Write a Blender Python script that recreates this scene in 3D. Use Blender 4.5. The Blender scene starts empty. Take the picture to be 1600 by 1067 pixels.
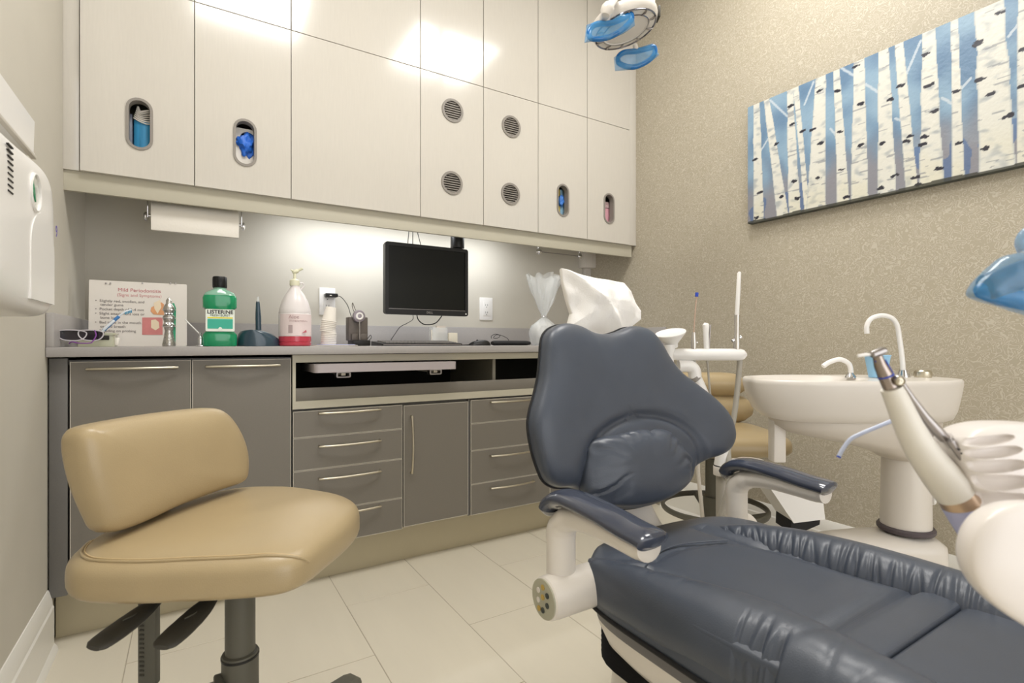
import bpy, bmesh, math, random
from mathutils import Vector, Matrix, noise
from mathutils.geometry import tessellate_polygon
random.seed(7)
PI = math.pi
S = bpy.context.scene
COL = S.collection

# ------------------------------------------------------------------ camera, light, exposure
H = 0.92
YAW = math.radians(31.7)
FPX = 809.0
FW = Vector((math.sin(YAW), math.cos(YAW), 0)); RT = Vector((math.cos(YAW), -math.sin(YAW), 0))
cam = bpy.data.cameras.new('camera'); co = bpy.data.objects.new('camera', cam); COL.objects.link(co)
co.location = (0, 0, H); co.rotation_euler = (PI/2, 0, -YAW)
cam.sensor_width = 36; cam.lens = FPX/1600*36; cam.shift_y = 2.5/1600; cam.clip_start = 0.02
cam.dof.use_dof = True; cam.dof.focus_distance = 1.7; cam.dof.aperture_fstop = 6.3
S.camera = co
S.view_settings.view_transform = 'Standard'; S.view_settings.look = 'None'
S.view_settings.gamma = 1; S.view_settings.use_curve_mapping = False
S.view_settings.exposure = 0.02
w = bpy.data.worlds.new('world'); S.world = w; w.use_nodes = True
w.node_tree.nodes['Background'].inputs[0].default_value = (1, .99, .985, 1)
w.node_tree.nodes['Background'].inputs[1].default_value = 2.5

XL, XR, YB, YF, ZC = -0.367, 2.26, 2.68, -1.7, 3.0

def area(name, loc, rot, sx, sy, power, col=(1, .99, .975)):
    l = bpy.data.lights.new(name, 'AREA'); l.shape = 'RECTANGLE'; l.size = sx; l.size_y = sy
    l.energy = power; l.color = col
    o = bpy.data.objects.new(name, l); COL.objects.link(o); o.location = loc; o.rotation_euler = rot
    return o
PANELS = [(1.53, 1.07), (0.3, 1.0)]
for i, (x, y) in enumerate(PANELS):
    area('panel_light', (x, y, ZC-0.035), (0, 0, 0), 0.6, 0.6, 16)
area('under_cabinet_light', (0.95, 2.47, 1.508), (math.radians(20), 0, 0), 1.15, 0.02, 5.2, (.93, .96, 1))

# ------------------------------------------------------------------ pixel to world
def ray(px, py):
    return FW + RT*((px-800)/FPX) + Vector((0, 0, -(py-536)/FPX))
def W(px, py, t): return Vector((0, 0, H)) + ray(px, py)*t
def onX(px, py, X): r = ray(px, py); return Vector((0, 0, H)) + r*(X/r.x)
def onY(px, py, Y): r = ray(px, py); return Vector((0, 0, H)) + r*(Y/r.y)
def onZ(px, py, Z): r = ray(px, py); return Vector((0, 0, H)) + r*((Z-H)/r.z)
def hit(px, py, p0, n):
    r = ray(px, py); n = Vector(n); return Vector((0, 0, H)) + r*((Vector(p0)-Vector((0, 0, H))).dot(n)/r.dot(n))
def XY(px, Y): return onY(px, 536, Y).x

# ------------------------------------------------------------------ materials
def lin(c):
    c = c/255.0
    return c/12.92 if c <= .04045 else ((c+.055)/1.055)**2.4
def rgb(c): return (lin(c[0]), lin(c[1]), lin(c[2]), 1)
MATS = {}
def mat(name, c, rough=.5, metal=0, bump=0, bs=60, stretch=(1, 1, 1), var=0, vs=8, coat=0, trans=0, alpha=1, emis=0, ior=1.45, spec=.5, sheen=0):
    if name in MATS: return MATS[name]
    m = bpy.data.materials.new(name); m.use_nodes = True; nt = m.node_tree; b = nt.nodes['Principled BSDF']
    b.inputs['Base Color'].default_value = rgb(c); b.inputs['Roughness'].default_value = rough
    b.inputs['Metallic'].default_value = metal; b.inputs['Coat Weight'].default_value = coat
    b.inputs['Coat Roughness'].default_value = .28 if 'leather' in name else .08
    b.inputs['Transmission Weight'].default_value = trans; b.inputs['Alpha'].default_value = alpha
    b.inputs['IOR'].default_value = ior; b.inputs['Specular IOR Level'].default_value = spec
    if emis:
        b.inputs['Emission Color'].default_value = rgb(c); b.inputs['Emission Strength'].default_value = emis
    if bump or var:
        tc = nt.nodes.new('ShaderNodeTexCoord'); mp = nt.nodes.new('ShaderNodeMapping')
        mp.inputs['Scale'].default_value = stretch
        nt.links.new(tc.outputs['Object'], mp.inputs[0])
    if bump:
        n = nt.nodes.new('ShaderNodeTexNoise'); n.inputs['Scale'].default_value = bs; n.inputs['Detail'].default_value = 3
        nt.links.new(mp.outputs[0], n.inputs['Vector'])
        bm = nt.nodes.new('ShaderNodeBump'); bm.inputs['Strength'].default_value = bump; bm.inputs['Distance'].default_value = .002
        nt.links.new(n.outputs[0], bm.inputs['Height']); nt.links.new(bm.outputs[0], b.inputs['Normal'])
    if var:
        n2 = nt.nodes.new('ShaderNodeTexNoise'); n2.inputs['Scale'].default_value = vs; n2.inputs['Detail'].default_value = 4
        nt.links.new(mp.outputs[0], n2.inputs['Vector'])
        mx = nt.nodes.new('ShaderNodeMix'); mx.data_type = 'RGBA'
        mx.inputs[6].default_value = rgb([max(0, v*(1-var)) for v in c]); mx.inputs[7].default_value = rgb([min(255, v*(1+var)) for v in c])
        nt.links.new(n2.outputs[0], mx.inputs[0]); nt.links.new(mx.outputs[2], b.inputs['Base Color'])
    MATS[name] = m
    return m
M = dict(
    wall=mat('wall_paint', (203, 198, 186), .75, bump=.08, bs=250, var=.015),
    ceil=mat('ceiling_paint', (235, 232, 225), .8, bump=.1, bs=120),
    trim=mat('white_trim_paint', (238, 236, 230), .35, bump=.02, bs=30),
    tile=mat('floor_tile', (222, 215, 198), .32, bump=.03, bs=12, var=.02, vs=2.2, stretch=(6, 1, 1)),
    grout=mat('grout', (184, 175, 157), .85, bump=.3, bs=300),
    upper=mat('cream_gloss_laminate', (203, 198, 189), .16, bump=.05, bs=26, stretch=(7, 7, .5), var=.02, vs=26, coat=.35),
    creamf=mat('cream_laminate_matt', (192, 187, 170), .4, var=.012),
    creamtoe=mat('cream_toe_laminate', (196, 186, 158), .3, var=.015),
    grey=mat('grey_weave_laminate', (124, 119, 111), .45, bump=.10, bs=420, var=.03, vs=240),
    greyd=mat('grey_filler_laminate', (110, 108, 105), .45, bump=.08, bs=420, var=.03, vs=200),
    edge=mat('pale_edge_band', (200, 194, 182), .35, bump=.02),
    counter=mat('grey_countertop', (170, 166, 164), .35, var=.03, vs=160),
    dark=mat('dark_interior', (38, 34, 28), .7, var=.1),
    nickel=mat('brushed_nickel', (205, 198, 180), .3, 1, bump=.03, bs=200),
    chrome=mat('chrome', (215, 215, 218), .12, 1, bump=.01),
    steel=mat('satin_steel', (165, 160, 158), .28, 1, bump=.02, bs=120),
    vent=mat('grey_vent_plastic', (140, 134, 127), .45, bump=.03),
    navy=mat('navy_leather', (68, 75, 88), .42, bump=.2, bs=520, var=.05, vs=20, coat=.3),
    navyp=mat('navy_gloss_armrest', (62, 68, 84), .15, bump=.02, coat=.6),
    tan=mat('tan_leather', (174, 155, 120), .31, bump=.16, bs=620, var=.03, vs=9, coat=.15),
    tans=mat('tan_stitching', (205, 182, 140), .6, bump=.2),
    ivory=mat('ivory_plastic', (224, 218, 210), .3, bump=.015, bs=40, coat=.15),
    white=mat('white_plastic', (238, 236, 233), .3, bump=.01, coat=.15),
    sleeve=mat('frosted_sleeve', (236, 232, 222), .35, bump=.01, coat=.1, alpha=.93),
    gplast=mat('stool_grey_plastic', (92, 90, 80), .45, bump=.06, bs=300),
    bplast=mat('dark_lever_plastic', (62, 60, 54), .5, bump=.1, bs=260),
    black=mat('black_plastic', (14, 14, 15), .4, bump=.03, bs=300),
    rubber=mat('black_rubber', (30, 30, 32), .75, bump=.2, bs=200),
    screen=mat('dark_screen', (17, 18, 14), .3, bump=.005, spec=.25),
    paper=mat('white_paper', (236, 231, 222), .85, bump=.2, bs=120),
    quilt=mat('embossed_paper', (246, 244, 241), .9, bump=.5, bs=420),
    hose=mat('grey_hose', (168, 163, 152), .5, bump=.05),
    hosew=mat('pale_hose', (215, 208, 196), .45, bump=.05),
    blue=mat('blue_plastic', (40, 70, 180), .4, bump=.02),
    film=mat('blue_film', (90, 165, 215), .15, bump=.25, bs=30, alpha=.42, coat=.4),
    filmd=mat('deep_blue_film', (25, 110, 180), .18, bump=.2, bs=30, alpha=.9, coat=.4),
    lav=mat('lavender_silicone', (180, 184, 222), .5, bump=.02),
    cupb=mat('pale_blue_plastic', (150, 200, 235), .4, bump=.02),
    clear=mat('clear_acrylic', (240, 244, 246), .08, alpha=.35, bump=.05, coat=.5),
    cello=mat('cellophane', (232, 236, 238), .12, alpha=.42, bump=.9, bs=90, coat=.8),
)
# wallpaper: beige ground with a paler raised squiggle
def wallpaper():
    m = bpy.data.materials.new('squiggle_wallpaper'); m.use_nodes = True; nt = m.node_tree; b = nt.nodes['Principled BSDF']
    tc = nt.nodes.new('ShaderNodeTexCoord')
    n = nt.nodes.new('ShaderNodeTexNoise'); n.inputs['Scale'].default_value = 40; n.inputs['Detail'].default_value = .6; n.inputs['Distortion'].default_value = 1.3
    nt.links.new(tc.outputs['Object'], n.inputs['Vector'])
    m1 = nt.nodes.new('ShaderNodeMath'); m1.operation = 'MULTIPLY'; m1.inputs[1].default_value = 5.5
    m2 = nt.nodes.new('ShaderNodeMath'); m2.operation = 'PINGPONG'; m2.inputs[1].default_value = .5
    cr = nt.nodes.new('ShaderNodeValToRGB')
    cr.color_ramp.elements[0].position = .30; cr.color_ramp.elements[0].color = (0, 0, 0, 1)
    cr.color_ramp.elements[1].position = .42; cr.color_ramp.elements[1].color = (1, 1, 1, 1)
    nt.links.new(n.outputs[0], m1.inputs[0]); nt.links.new(m1.outputs[0], m2.inputs[0]); nt.links.new(m2.outputs[0], cr.inputs[0])
    mx = nt.nodes.new('ShaderNodeMix'); mx.data_type = 'RGBA'
    mx.inputs[6].default_value = rgb((177, 168, 149)); mx.inputs[7].default_value = rgb((196, 189, 173))
    nt.links.new(cr.outputs[0], mx.inputs[0]); nt.links.new(mx.outputs[2], b.inputs['Base Color'])
    b.inputs['Roughness'].default_value = .55
    bp = nt.nodes.new('ShaderNodeBump'); bp.inputs['Strength'].default_value = .25; bp.inputs['Distance'].default_value = .001
    nt.links.new(cr.outputs[0], bp.inputs['Height']); nt.links.new(bp.outputs[0], b.inputs['Normal'])
    return m
M['wp'] = wallpaper()

# ------------------------------------------------------------------ mesh builder
class MB:
    def __init__(s): s.v = []; s.f = []
    def add(s, vs, fs):
        o = len(s.v); s.v += [Vector(p) for p in vs]; s.f += [tuple(i+o for i in f) for f in fs]; return s
    def box(s, x0, x1, y0, y1, z0, z1, bev=0, seg=2, mtx=None):
        bm = bmesh.new(); bmesh.ops.create_cube(bm, size=1)
        for v in bm.verts: v.co = Vector(((x0+x1)/2+v.co.x*(x1-x0), (y0+y1)/2+v.co.y*(y1-y0), (z0+z1)/2+v.co.z*(z1-z0)))
        if bev: bmesh.ops.bevel(bm, geom=bm.edges[:], offset=bev, segments=seg, profile=.5, affect='EDGES')
        bm.verts.index_update()
        vs = [mtx @ v.co if mtx else v.co.copy() for v in bm.verts]; fs = [[v.index for v in f.verts] for f in bm.faces]; bm.free()
        return s.add(vs, fs)
    def rings(s, rings, cap=True, closed=False):
        n = len(rings[0]); vs = [p for r in rings for p in r]; fs = []
        k = len(rings)
        for i in range(k if closed else k-1):
            a = i*n; b = ((i+1) % k)*n
            for j in range(n): fs.append((a+j, a+(j+1) % n, b+(j+1) % n, b+j))
        if cap and not closed:
            fs.append(tuple(range(n-1, -1, -1))); fs.append(tuple(range((k-1)*n, k*n)))
        return s.add(vs, fs)
    def tube(s, path, r, n=12, caps=True, ell=None, up=None, rfun=None, closed=False):
        P = [Vector(p) for p in path]; k = len(P); R = r if isinstance(r, (list, tuple)) else [r]*k
        rings = []; prev = None
        for i in range(k):
            if closed: d = P[(i+1) % k]-P[i-1]
            else: d = P[min(i+1, k-1)]-P[max(i-1, 0)]
            d.normalize()
            if up is not None: a = Vector(up)
            elif prev is None: a = Vector((0, 0, 1)) if abs(d.z) < .9 else Vector((0, 1, 0))
            else: a = prev
            a = (a-d*a.dot(d)).normalized(); prev = a; b = d.cross(a)
            e = ell if ell else 1
            rr = []
            for j in range(n):
                th = 2*PI*j/n; q = R[i]*(rfun(i/(k-1), th) if rfun else 1)
                rr.append(P[i]+a*math.cos(th)*q+b*math.sin(th)*q*e)
            rings.append(rr)
        return s.rings(rings, caps, closed)
    def lathe(s, prof, o=(0, 0, 0), ax=(0, 0, 1), n=24, caps=True):
        ax = Vector(ax).normalized(); a = Vector((1, 0, 0)) if abs(ax.x) < .9 else Vector((0, 1, 0))
        a = (a-ax*a.dot(ax)).normalized(); b = ax.cross(a); o = Vector(o)
        return s.rings([[o+ax*z+(a*math.cos(2*PI*j/n)+b*math.sin(2*PI*j/n))*r for j in range(n)] for r, z in prof], caps)
    def cyl(s, p0, p1, r, r1=None, n=20, bev=0):
        p0 = Vector(p0); p1 = Vector(p1); L = (p1-p0).length; r1 = r if r1 is None else r1
        pr = [(r, 0), (r1, L)] if not bev else [(r-bev, 0), (r-bev*.3, bev*.3), (r, bev), (r1, L-bev), (r1-bev*.3, L-bev*.3), (r1-bev, L)]
        return s.lathe(pr, p0, p1-p0, n)
    def prism(s, outs, fr, d0, d1):
        """outs: list of 2D outlines (first outer, others holes); fr(u, v, d) maps to 3D."""
        tri = tessellate_polygon([[Vector((p[0], p[1], 0)) for p in o] for o in outs])
        flat = [p for o in outs for p in o]; n = len(flat)
        vs = [fr(p[0], p[1], d0) for p in flat]+[fr(p[0], p[1], d1) for p in flat]
        fs = [tuple(t) for t in tri]+[tuple(i+n for i in t[::-1]) for t in tri]
        k = 0
        for o in outs:
            m = len(o)
            for j in range(m): a = k+j; b = k+(j+1) % m; fs.append((a, b, b+n, a+n))
            k += m
        return s.add(vs, fs)
    def build(s, name, m, parent=None, smooth=True, angle=38, sub=0, loc=None):
        me = bpy.data.meshes.new(name)
        org = Vector(loc) if loc is not None else (Vector(parent_world(parent)) if parent is not None else Vector((0, 0, 0)))
        me.from_pydata([v-org for v in s.v], [], s.f); 
        bm = bmesh.new(); bm.from_mesh(me); bmesh.ops.remove_doubles(bm, verts=bm.verts, dist=1e-6)
        bmesh.ops.recalc_face_normals(bm, faces=bm.faces); bm.to_mesh(me); bm.free()
        me.materials.append(m)
        if smooth:
            me.shade_smooth(); me.set_sharp_from_angle(angle=math.radians(angle))
        o = bpy.data.objects.new(name, me); COL.objects.link(o)
        if parent is not None: o.parent = parent; WP[o.name] = org
        else:
            o.location = org; WP[o.name] = org
        if sub:
            md = o.modifiers.new('sub', 'SUBSURF'); md.levels = sub; md.render_levels = sub
        return o
WP = {}
def parent_world(o):
    return WP[o.name]
def thing(name, label, cat, loc, group=None):
    o = bpy.data.objects.new(name, None); COL.objects.link(o); o.location = loc; WP[o.name] = Vector(loc)
    o.empty_display_size = .05
    o['label'] = label; o['category'] = cat
    if group: o['group'] = group
    return o
def tag(o, label, cat, group=None, kind=None):
    o['label'] = label; o['category'] = cat
    if group: o['group'] = group
    if kind: o['kind'] = kind
    return o
def struct(o): o['kind'] = 'structure'; return o
def dup(root, loc, rz=0, label=None, rot=None):
    r = root.copy(); COL.objects.link(r); r.location = loc
    r.rotation_euler = rot if rot else (0, 0, rz); WP[r.name] = Vector(loc)
    if label: r['label'] = label
    for ch in list(root.children):
        c = ch.copy(); COL.objects.link(c); c.parent = r
        for g in list(ch.children):
            d = g.copy(); COL.objects.link(d); d.parent = c
    return r
def catmull(pts, n=6, closed=False):
    P = [Vector(p) for p in pts]; k = len(P); out = []
    for i in range(k if closed else k-1):
        if closed: a, b, c, d = P[i-1], P[i], P[(i+1) % k], P[(i+2) % k]
        else: a, b, c, d = P[max(i-1, 0)], P[i], P[i+1], P[min(i+2, k-1)]
        for j in range(n):
            t = j/n; out.append(.5*((2*b)+(c-a)*t+(2*a-5*b+4*c-d)*t*t+(3*b-3*c+d-a)*t**3))
    if not closed: out.append(P[-1])
    return out
def ellipse(cx, cy, a, b, n=28): return [(cx+a*math.cos(2*PI*i/n), cy+b*math.sin(2*PI*i/n)) for i in range(n)]
def stadium(cx, cy, w, h, n=10):
    r = w/2; o = []
    for i in range(n+1): o.append((cx+r*math.cos(PI*i/n), cy+h/2-r+r*math.sin(PI*i/n)))
    for i in range(n+1): o.append((cx+r*math.cos(PI+PI*i/n), cy-h/2+r+r*math.sin(PI+PI*i/n)))
    return o
def rrect(x0, x1, y0, y1, r, n=5):
    o = []
    for cx, cy, a in ((x1-r, y1-r, 0), (x0+r, y1-r, 90), (x0+r, y0+r, 180), (x1-r, y0+r, 270)):
        for i in range(n+1):
            t = math.radians(a+90*i/n); o.append((cx+r*math.cos(t), cy+r*math.sin(t)))
    return o
def pillow(outline, c, fr, tf, tb, p=3.0, rings=22, disp=None):
    """star-shaped cushion; outline 2D, centre c, fr(u,v,d) to 3D, d along the front normal."""
    N = len(outline); mb = MB(); ss = [math.sin(PI/2*k/rings) for k in range(1, rings+1)]
    def P(j, s, front):
        u = c[0]+(outline[j][0]-c[0])*s; v = c[1]+(outline[j][1]-c[1])*s
        h = max(0, 1-s**p)**(1/p)
        d = h*tf if front else -h*tb
        if disp and front: d += disp(u, v, s)*min(1, h*1.6)
        return fr(u, v, d)
    vs = [fr(c[0], c[1], tf+(disp(c[0], c[1], 0) if disp else 0))]; fs = []
    for s in ss:
        for j in range(N): vs.append(P(j, s, True))
    bo = []
    for s in ss[:-1][::-1][::2]:
        bo.append(len(vs))
        for j in range(N): vs.append(P(j, s, False))
    cb = len(vs); vs.append(fr(c[0], c[1], -tb))
    for j in range(N): fs.append((0, 1+j, 1+(j+1) % N))
    starts = [1+k*N for k in range(rings)]+bo
    for a, b in zip(starts, starts[1:]):
        for j in range(N): fs.append((a+j, b+j, b+(j+1) % N, a+(j+1) % N))
    a = starts[-1]
    for j in range(N): fs.append((a+j, cb, a+(j+1) % N))
    mb.add(vs, fs); mb.P = P
    return mb
def nz(v, s=1.0, seed=0): return noise.noise(Vector(v)*s+Vector((seed, seed*1.7, seed*.3)))
def text(s_, size, loc, ex, ez, m, parent, name='lettering', align='LEFT', extr=.0002, bold=0):
    cu = bpy.data.curves.new(name, 'FONT'); cu.body = s_; cu.size = size; cu.extrude = extr; cu.offset = bold; cu.align_x = align
    tmp = bpy.data.objects.new('tmp', cu); COL.objects.link(tmp)
    bpy.context.view_layer.update()
    me = bpy.data.meshes.new_from_object(tmp.evaluated_get(bpy.context.evaluated_depsgraph_get()))
    bpy.data.objects.remove(tmp); bpy.data.curves.remove(cu)
    ex = Vector(ex).normalized(); ez = Vector(ez).normalized(); en = ex.cross(ez)
    org = parent_world(parent); loc = Vector(loc)-org
    for v in me.vertices: v.co = loc+ex*v.co.x+ez*v.co.y+en*v.co.z
    me.materials.clear(); me.materials.append(m); me.name = name
    o = bpy.data.objects.new(name, me); COL.objects.link(o); o.parent = parent; WP[o.name] = org
    return o

# ------------------------------------------------------------------ room shell
T = .1
struct(MB().box(XL-T, XR+T, YF-T, YB+T, -.12, -.0012).build('floor', M['grout']))
floor = bpy.data.objects['floor']
# tiles .31 x .664, running bond; each tile an object with its own edges
TW, TL = .3105, .664
tile_mesh = {}
def tilepiece(x0, x1, y0, y1, i):
    g = .0014; x0 = max(x0, XL)+g; x1 = min(x1, XR)-g; y0 = max(y0, YF)+g; y1 = min(y1, YB)-g
    if x1-x0 < .01 or y1-y0 < .01: return
    key = (round(x1-x0, 3), round(y1-y0, 3))
    if key not in tile_mesh:
        mb = MB().box(-(x1-x0)/2, (x1-x0)/2, -(y1-y0)/2, (y1-y0)/2, -.006, 0, .0007, 1)
        o = mb.build('floor_tile', M['tile'], floor); tile_mesh[key] = o
    else:
        o = tile_mesh[key].copy(); COL.objects.link(o)
    o.parent = floor; o.location = ((x0+x1)/2, (y0+y1)/2, random.uniform(-.0003, .0003))
for i in range(-3, 8):
    x0 = .459+(i-2)*TW; ph = (i % 2)*TL/2
    for j in range(-6, 4):
        y0 = 1.181+ph+j*TL
        if x0 < XR and x0+TW > XL and y0 < YB and y0+TL > YF: tilepiece(x0, x0+TW, y0, y0+TL, i)
struct(MB().box(XL-T, XR+T, YF-T, YB+T, ZC, ZC+T).build('ceiling', M['ceil']))
struct(MB().box(XL-T, XL, YF-T, YB+T, -.05, ZC).build('wall_left', M['wall']))
struct(MB().box(XL, XR, YB, YB+T, -.05, ZC).build('wall_back', M['wall']))
struct(MB().box(XR, XR+T, YF-T, YB+T, -.05, ZC).build('wall_right', M['wp']))
struct(MB().prism([[(XL, -.05), (XR, -.05), (XR, ZC), (XL, ZC)], [(XL+.15, 0), (XL+.15, 2.45), (XR-.15, 2.45), (XR-.15, 0)]], lambda u, v, d: Vector((u, d, v)), YF-T, YF).build('wall_front_fill_opening', M['wall']))  # unseen wall behind the camera; wide opening added to let world light in as fill
def baseboard(name, x, sgn, y0, y1, h=.185):
    prof = [(0, 0), (.026, 0), (.024, .012), (.018, .022), (.0165, .024), (.0165, h-.052), (.013, h-.046), (.0125, h-.034), (.008, h-.016), (.0055, h-.006), (.003, h), (0, h)]
    mb = MB(); mb.rings([[Vector((x+sgn*a, y, z)) for a, z in prof] for y in (y0, y1)])
    return struct(mb.build(name, M['trim'], angle=25))
baseboard('baseboard_left', XL, 1, YF, 2.035)
baseboard('baseboard_right', XR, -1, YF, 2.04, .18)

# ceiling lights
for i, (x, y) in enumerate(PANELS):
    t = thing('ceiling_light', 'square white ceiling light panel, ' + ['right one over the dental chair', 'left one above the tan stool'][i], 'light', (x, y, ZC))
    fr = lambda u, v, d: Vector((u, v, d))
    MB().prism([[(x-.32, y-.32), (x+.32, y-.32), (x+.32, y+.32), (x-.32, y+.32)], [(x-.3, y-.3), (x-.3, y+.3), (x+.3, y+.3), (x+.3, y-.3)]], fr, ZC-.03, ZC).build('frame', M['trim'], t)
    MB().box(x-.3, x+.3, y-.3, y+.3, ZC-.02, ZC-.005).build('diffuser', mat('light_diffuser', (255, 250, 240), .6, emis=6.0), t)

# ------------------------------------------------------------------ upper cabinets
DY = 2.243
UX = [XY(px, DY) for px in (124, 304, 455, 657, 755.5, 841, 917.5, 984)]
ZS, ZB, ZT = 2.181, 1.502, 2.94
UB = ZB+.026
gap = .0016
frD = lambda u, v, d: Vector((u, d, v))
names = ['cream wall cabinet at far left with blue-sleeve opening', 'cream wall cabinet with oval glove opening, second from left', 'wide plain cream wall cabinet above the monitor',
         'cream wall cabinet with two round vents, left one of the vented pair', 'cream wall cabinet with two round vents, right one of the vented pair',
         'cream wall cabinet with blue and yellow oval opening', 'cream wall cabinet at far right with pink oval opening']
ovals = {0: (218, 194, 43, 81), 1: (383, 223, 37, 74), 5: (879.5, 313, 19, 51), 6: (951.5, 326, 16.5, 48)}
vents = {3: [(707, 173), (706, 286)], 4: [(798.5, 198), (797.5, 303)]}
for i in range(7):
    x0, x1 = UX[i]+gap, UX[i+1]-gap
    t = thing('wall_cabinet', names[i], 'cabinet', ((x0+x1)/2, DY, ZB), 'cream wall cabinets')
    xa, xb = (XL if i == 0 else x0-gap), (XR if i == 6 else x1+gap)
    th = .016; yb = YB; yf = DY+.022
    c = MB(); c.box(xa, xa+th, yf, yb, UB, ZT); c.box(xb-th, xb, yf, yb, UB, ZT)
    c.box(xa+th, xb-th, yf, yb, UB, UB+.014); c.box(xa+th, xb-th, yf, yb, ZS-.01, ZS+.01); c.box(xa+th, xb-th, yf, yb, ZT-.016, ZT)
    c.box(xa+th, xb-th, yb-.01, yb, UB+.014, ZT)
    c.build('cabinet_body', M['creamf'], t)
    if i == 0: MB().box(XL, UX[0]-.002, DY+.012, DY+.022, ZB, ZT, .001).build('filler_strip', M['upper'], t)
    if i == 6: MB().box(UX[7]+.002, XR, DY+.004, DY+.022, ZB, ZT, .001).build('filler_strip', M['upper'], t)
    holes = []; cuts = []
    if i in ovals:
        px, py, w_, h_ = ovals[i]; p = onY(px, py, DY)
        a = onY(px-w_/2, py, DY).x; b = onY(px+w_/2, py, DY).x; ht = onY(px, py-h_/2, DY).z-onY(px, py+h_/2, DY).z
        cuts = [('o', p.x, p.z, b-a, ht)]
        holes = [stadium(p.x, p.z, (b-a)-.012, ht-.012)]
    if i in vents:
        for px, py in vents[i]:
            p = onY(px, py, DY); r = .0555; cuts.append(('v', p.x, p.z, r, r)); holes.append(ellipse(p.x, p.z, r-.006, r-.006))
    out = [(x0, ZB), (x1, ZB), (x1, ZS-gap), (x0, ZS-gap)]
    d = MB().prism([out]+[h[::-1] for h in holes], frD, DY, DY+.02).build('door', M['upper'], t)
    MB().box(x0, x1, DY, DY+.02, ZS+gap, ZT, .0006, 1).build('door', M['upper'], t)
    for k, x, z, a, b in cuts:
        if k == 'o':
            MB().prism([stadium(x, z, a, b), stadium(x, z, a-.018, b-.018)[::-1]], frD, DY-.004, DY+.03).build('grommet', M['vent'], d)
        else:
            MB().prism([ellipse(x, z, a, a), ellipse(x, z, a-.011, a-.011)[::-1]], frD, DY-.005, DY+.012).build('vent_ring', M['vent'], d)
            for q in range(8):
                zz = z-.0385+q*.011; hw = math.sqrt(max(0, (a-.011)**2-(zz-z)**2))
                MB().box(x-hw, x+hw, DY+.0, DY+.012, zz-.0022, zz+.0022, mtx=None).build('vent_slat', M['vent'], d)
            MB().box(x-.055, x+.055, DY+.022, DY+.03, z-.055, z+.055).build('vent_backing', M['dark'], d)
    t['holes'] = 0
o = MB().box(XL, XY(987, DY+.02), DY+.0215, DY+.038, 1.434, UB-.0005, .001).build('valance', M['creamf'])
tag(o, 'long cream valance board running under all the wall cabinets', 'valance')
# under-cabinet fixture
t = thing('under_cabinet_lamp', 'slim white strip lamp fixed under the cabinets above the monitor', 'lamp', (.95, 2.47, UB-.0005))
MB().box(.36, 1.54, 2.45, 2.49, 1.518, UB-.0005, .003).build('housing', M['white'], t)
MB().box(.38, 1.52, 2.456, 2.484, 1.512, 1.519, .001).build('lens', mat('lamp_lens', (255, 252, 245), .5, emis=3), t)

# contents behind the openings
def content(px, py, Y): return onY(px, py, Y)
x = UX[0]; p = onY(218, 194, DY)
t = thing('sleeve_roll', 'roll of blue plastic sleeves seen through the far left cabinet opening', 'sleeves', (p.x+.005, DY+.06, UB+.015))
q = p
mbx = MB()
path = [Vector((q.x+.012+.034*math.cos(a), DY+.062+.022*math.sin(a), 0)) for a in [2*PI*i/24 for i in range(24)]]
mbx.rings([[Vector((v.x+.002*math.sin(j*2.1), v.y, z)) for j, v in enumerate(path)] for z in (UB+.015, q.z+.0, q.z+.03)])
mbx.build('bundle', mat('sleeve_blue', (60, 140, 185), .35, bump=.5, bs=14, stretch=(5, 5, .3), var=.25, vs=20), t)
for k in range(7):
    z = q.z+.022+k*.0072
    MB().tube(catmull([(q.x-.02+.002*k, DY+.045, z+.012), (q.x+.0, DY+.038, z-.001*k), (q.x+.022, DY+.038, z-.004+k*.001), (q.x+.044, DY+.045, z+.006)], 5), .0024, 8, ell=1.5).build('folded_edge', M['paper'], t)
MB().box(q.x-.06, q.x-.024, DY+.05, DY+.09, UB+.015, q.z+.05, .004).build('grey_sleeves', mat('sleeve_grey', (120, 125, 140), .4, bump=.4, bs=20), t)
p = onY(383, 223, DY)
t = thing('glove_box', 'white box of blue gloves behind the second cabinet opening', 'gloves', (p.x, DY+.08, UB+.015))
MB().prism([[(p.x-.1, UB+.015), (p.x+.1, UB+.015), (p.x+.1, ZB+.26), (p.x-.1, ZB+.26)], stadium(p.x+.012, p.z+.012, .055, .09)[::-1]], frD, DY+.04, DY+.044).build('box_front', M['paper'], t)
MB().box(p.x-.1, p.x+.1, DY+.1, DY+.18, UB+.015, ZB+.26).build('box_back', mat('navy_card', (15, 25, 70), .6, bump=.05), t)
def crumple(c, r, sc, seed, m, name, parent, amp=.35):
    bm = bmesh.new(); bmesh.ops.create_icosphere(bm, subdivisions=4, radius=1)
    mb = MB(); vs = []
    for v in bm.verts:
        k = 1+amp*nz(v.co, 1.9, seed)+amp*.5*abs(nz(v.co, 5, seed))
        vs.append(Vector(c)+Vector((v.co.x*r*sc[0], v.co.y*r*sc[1], v.co.z*r*sc[2]))*k)
    bm.verts.index_update(); fs = [[v.index for v in f.verts] for f in bm.faces]; bm.free()
    return mb.add(vs, fs).build(name, m, parent)
crumple((p.x+.010, DY+.045, p.z+.006), .034, (.9, .7, 1.25), 3, mat('glove_blue', (40, 105, 205), .45, bump=.4, bs=60, var=.2, vs=40), 'glove', t, .6)
p = onY(879.5, 313, DY)
t = thing('glove_carton', 'blue and yellow carton seen through the right-hand oval openings', 'carton', (p.x, DY+.07, UB+.015))
MB().box(p.x-.06, p.x+.019, DY+.05, DY+.15, UB+.015, UB+.24, .001).build('carton_side', mat('carton_yellow', (205, 180, 95), .5, bump=.03), t)
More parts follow.
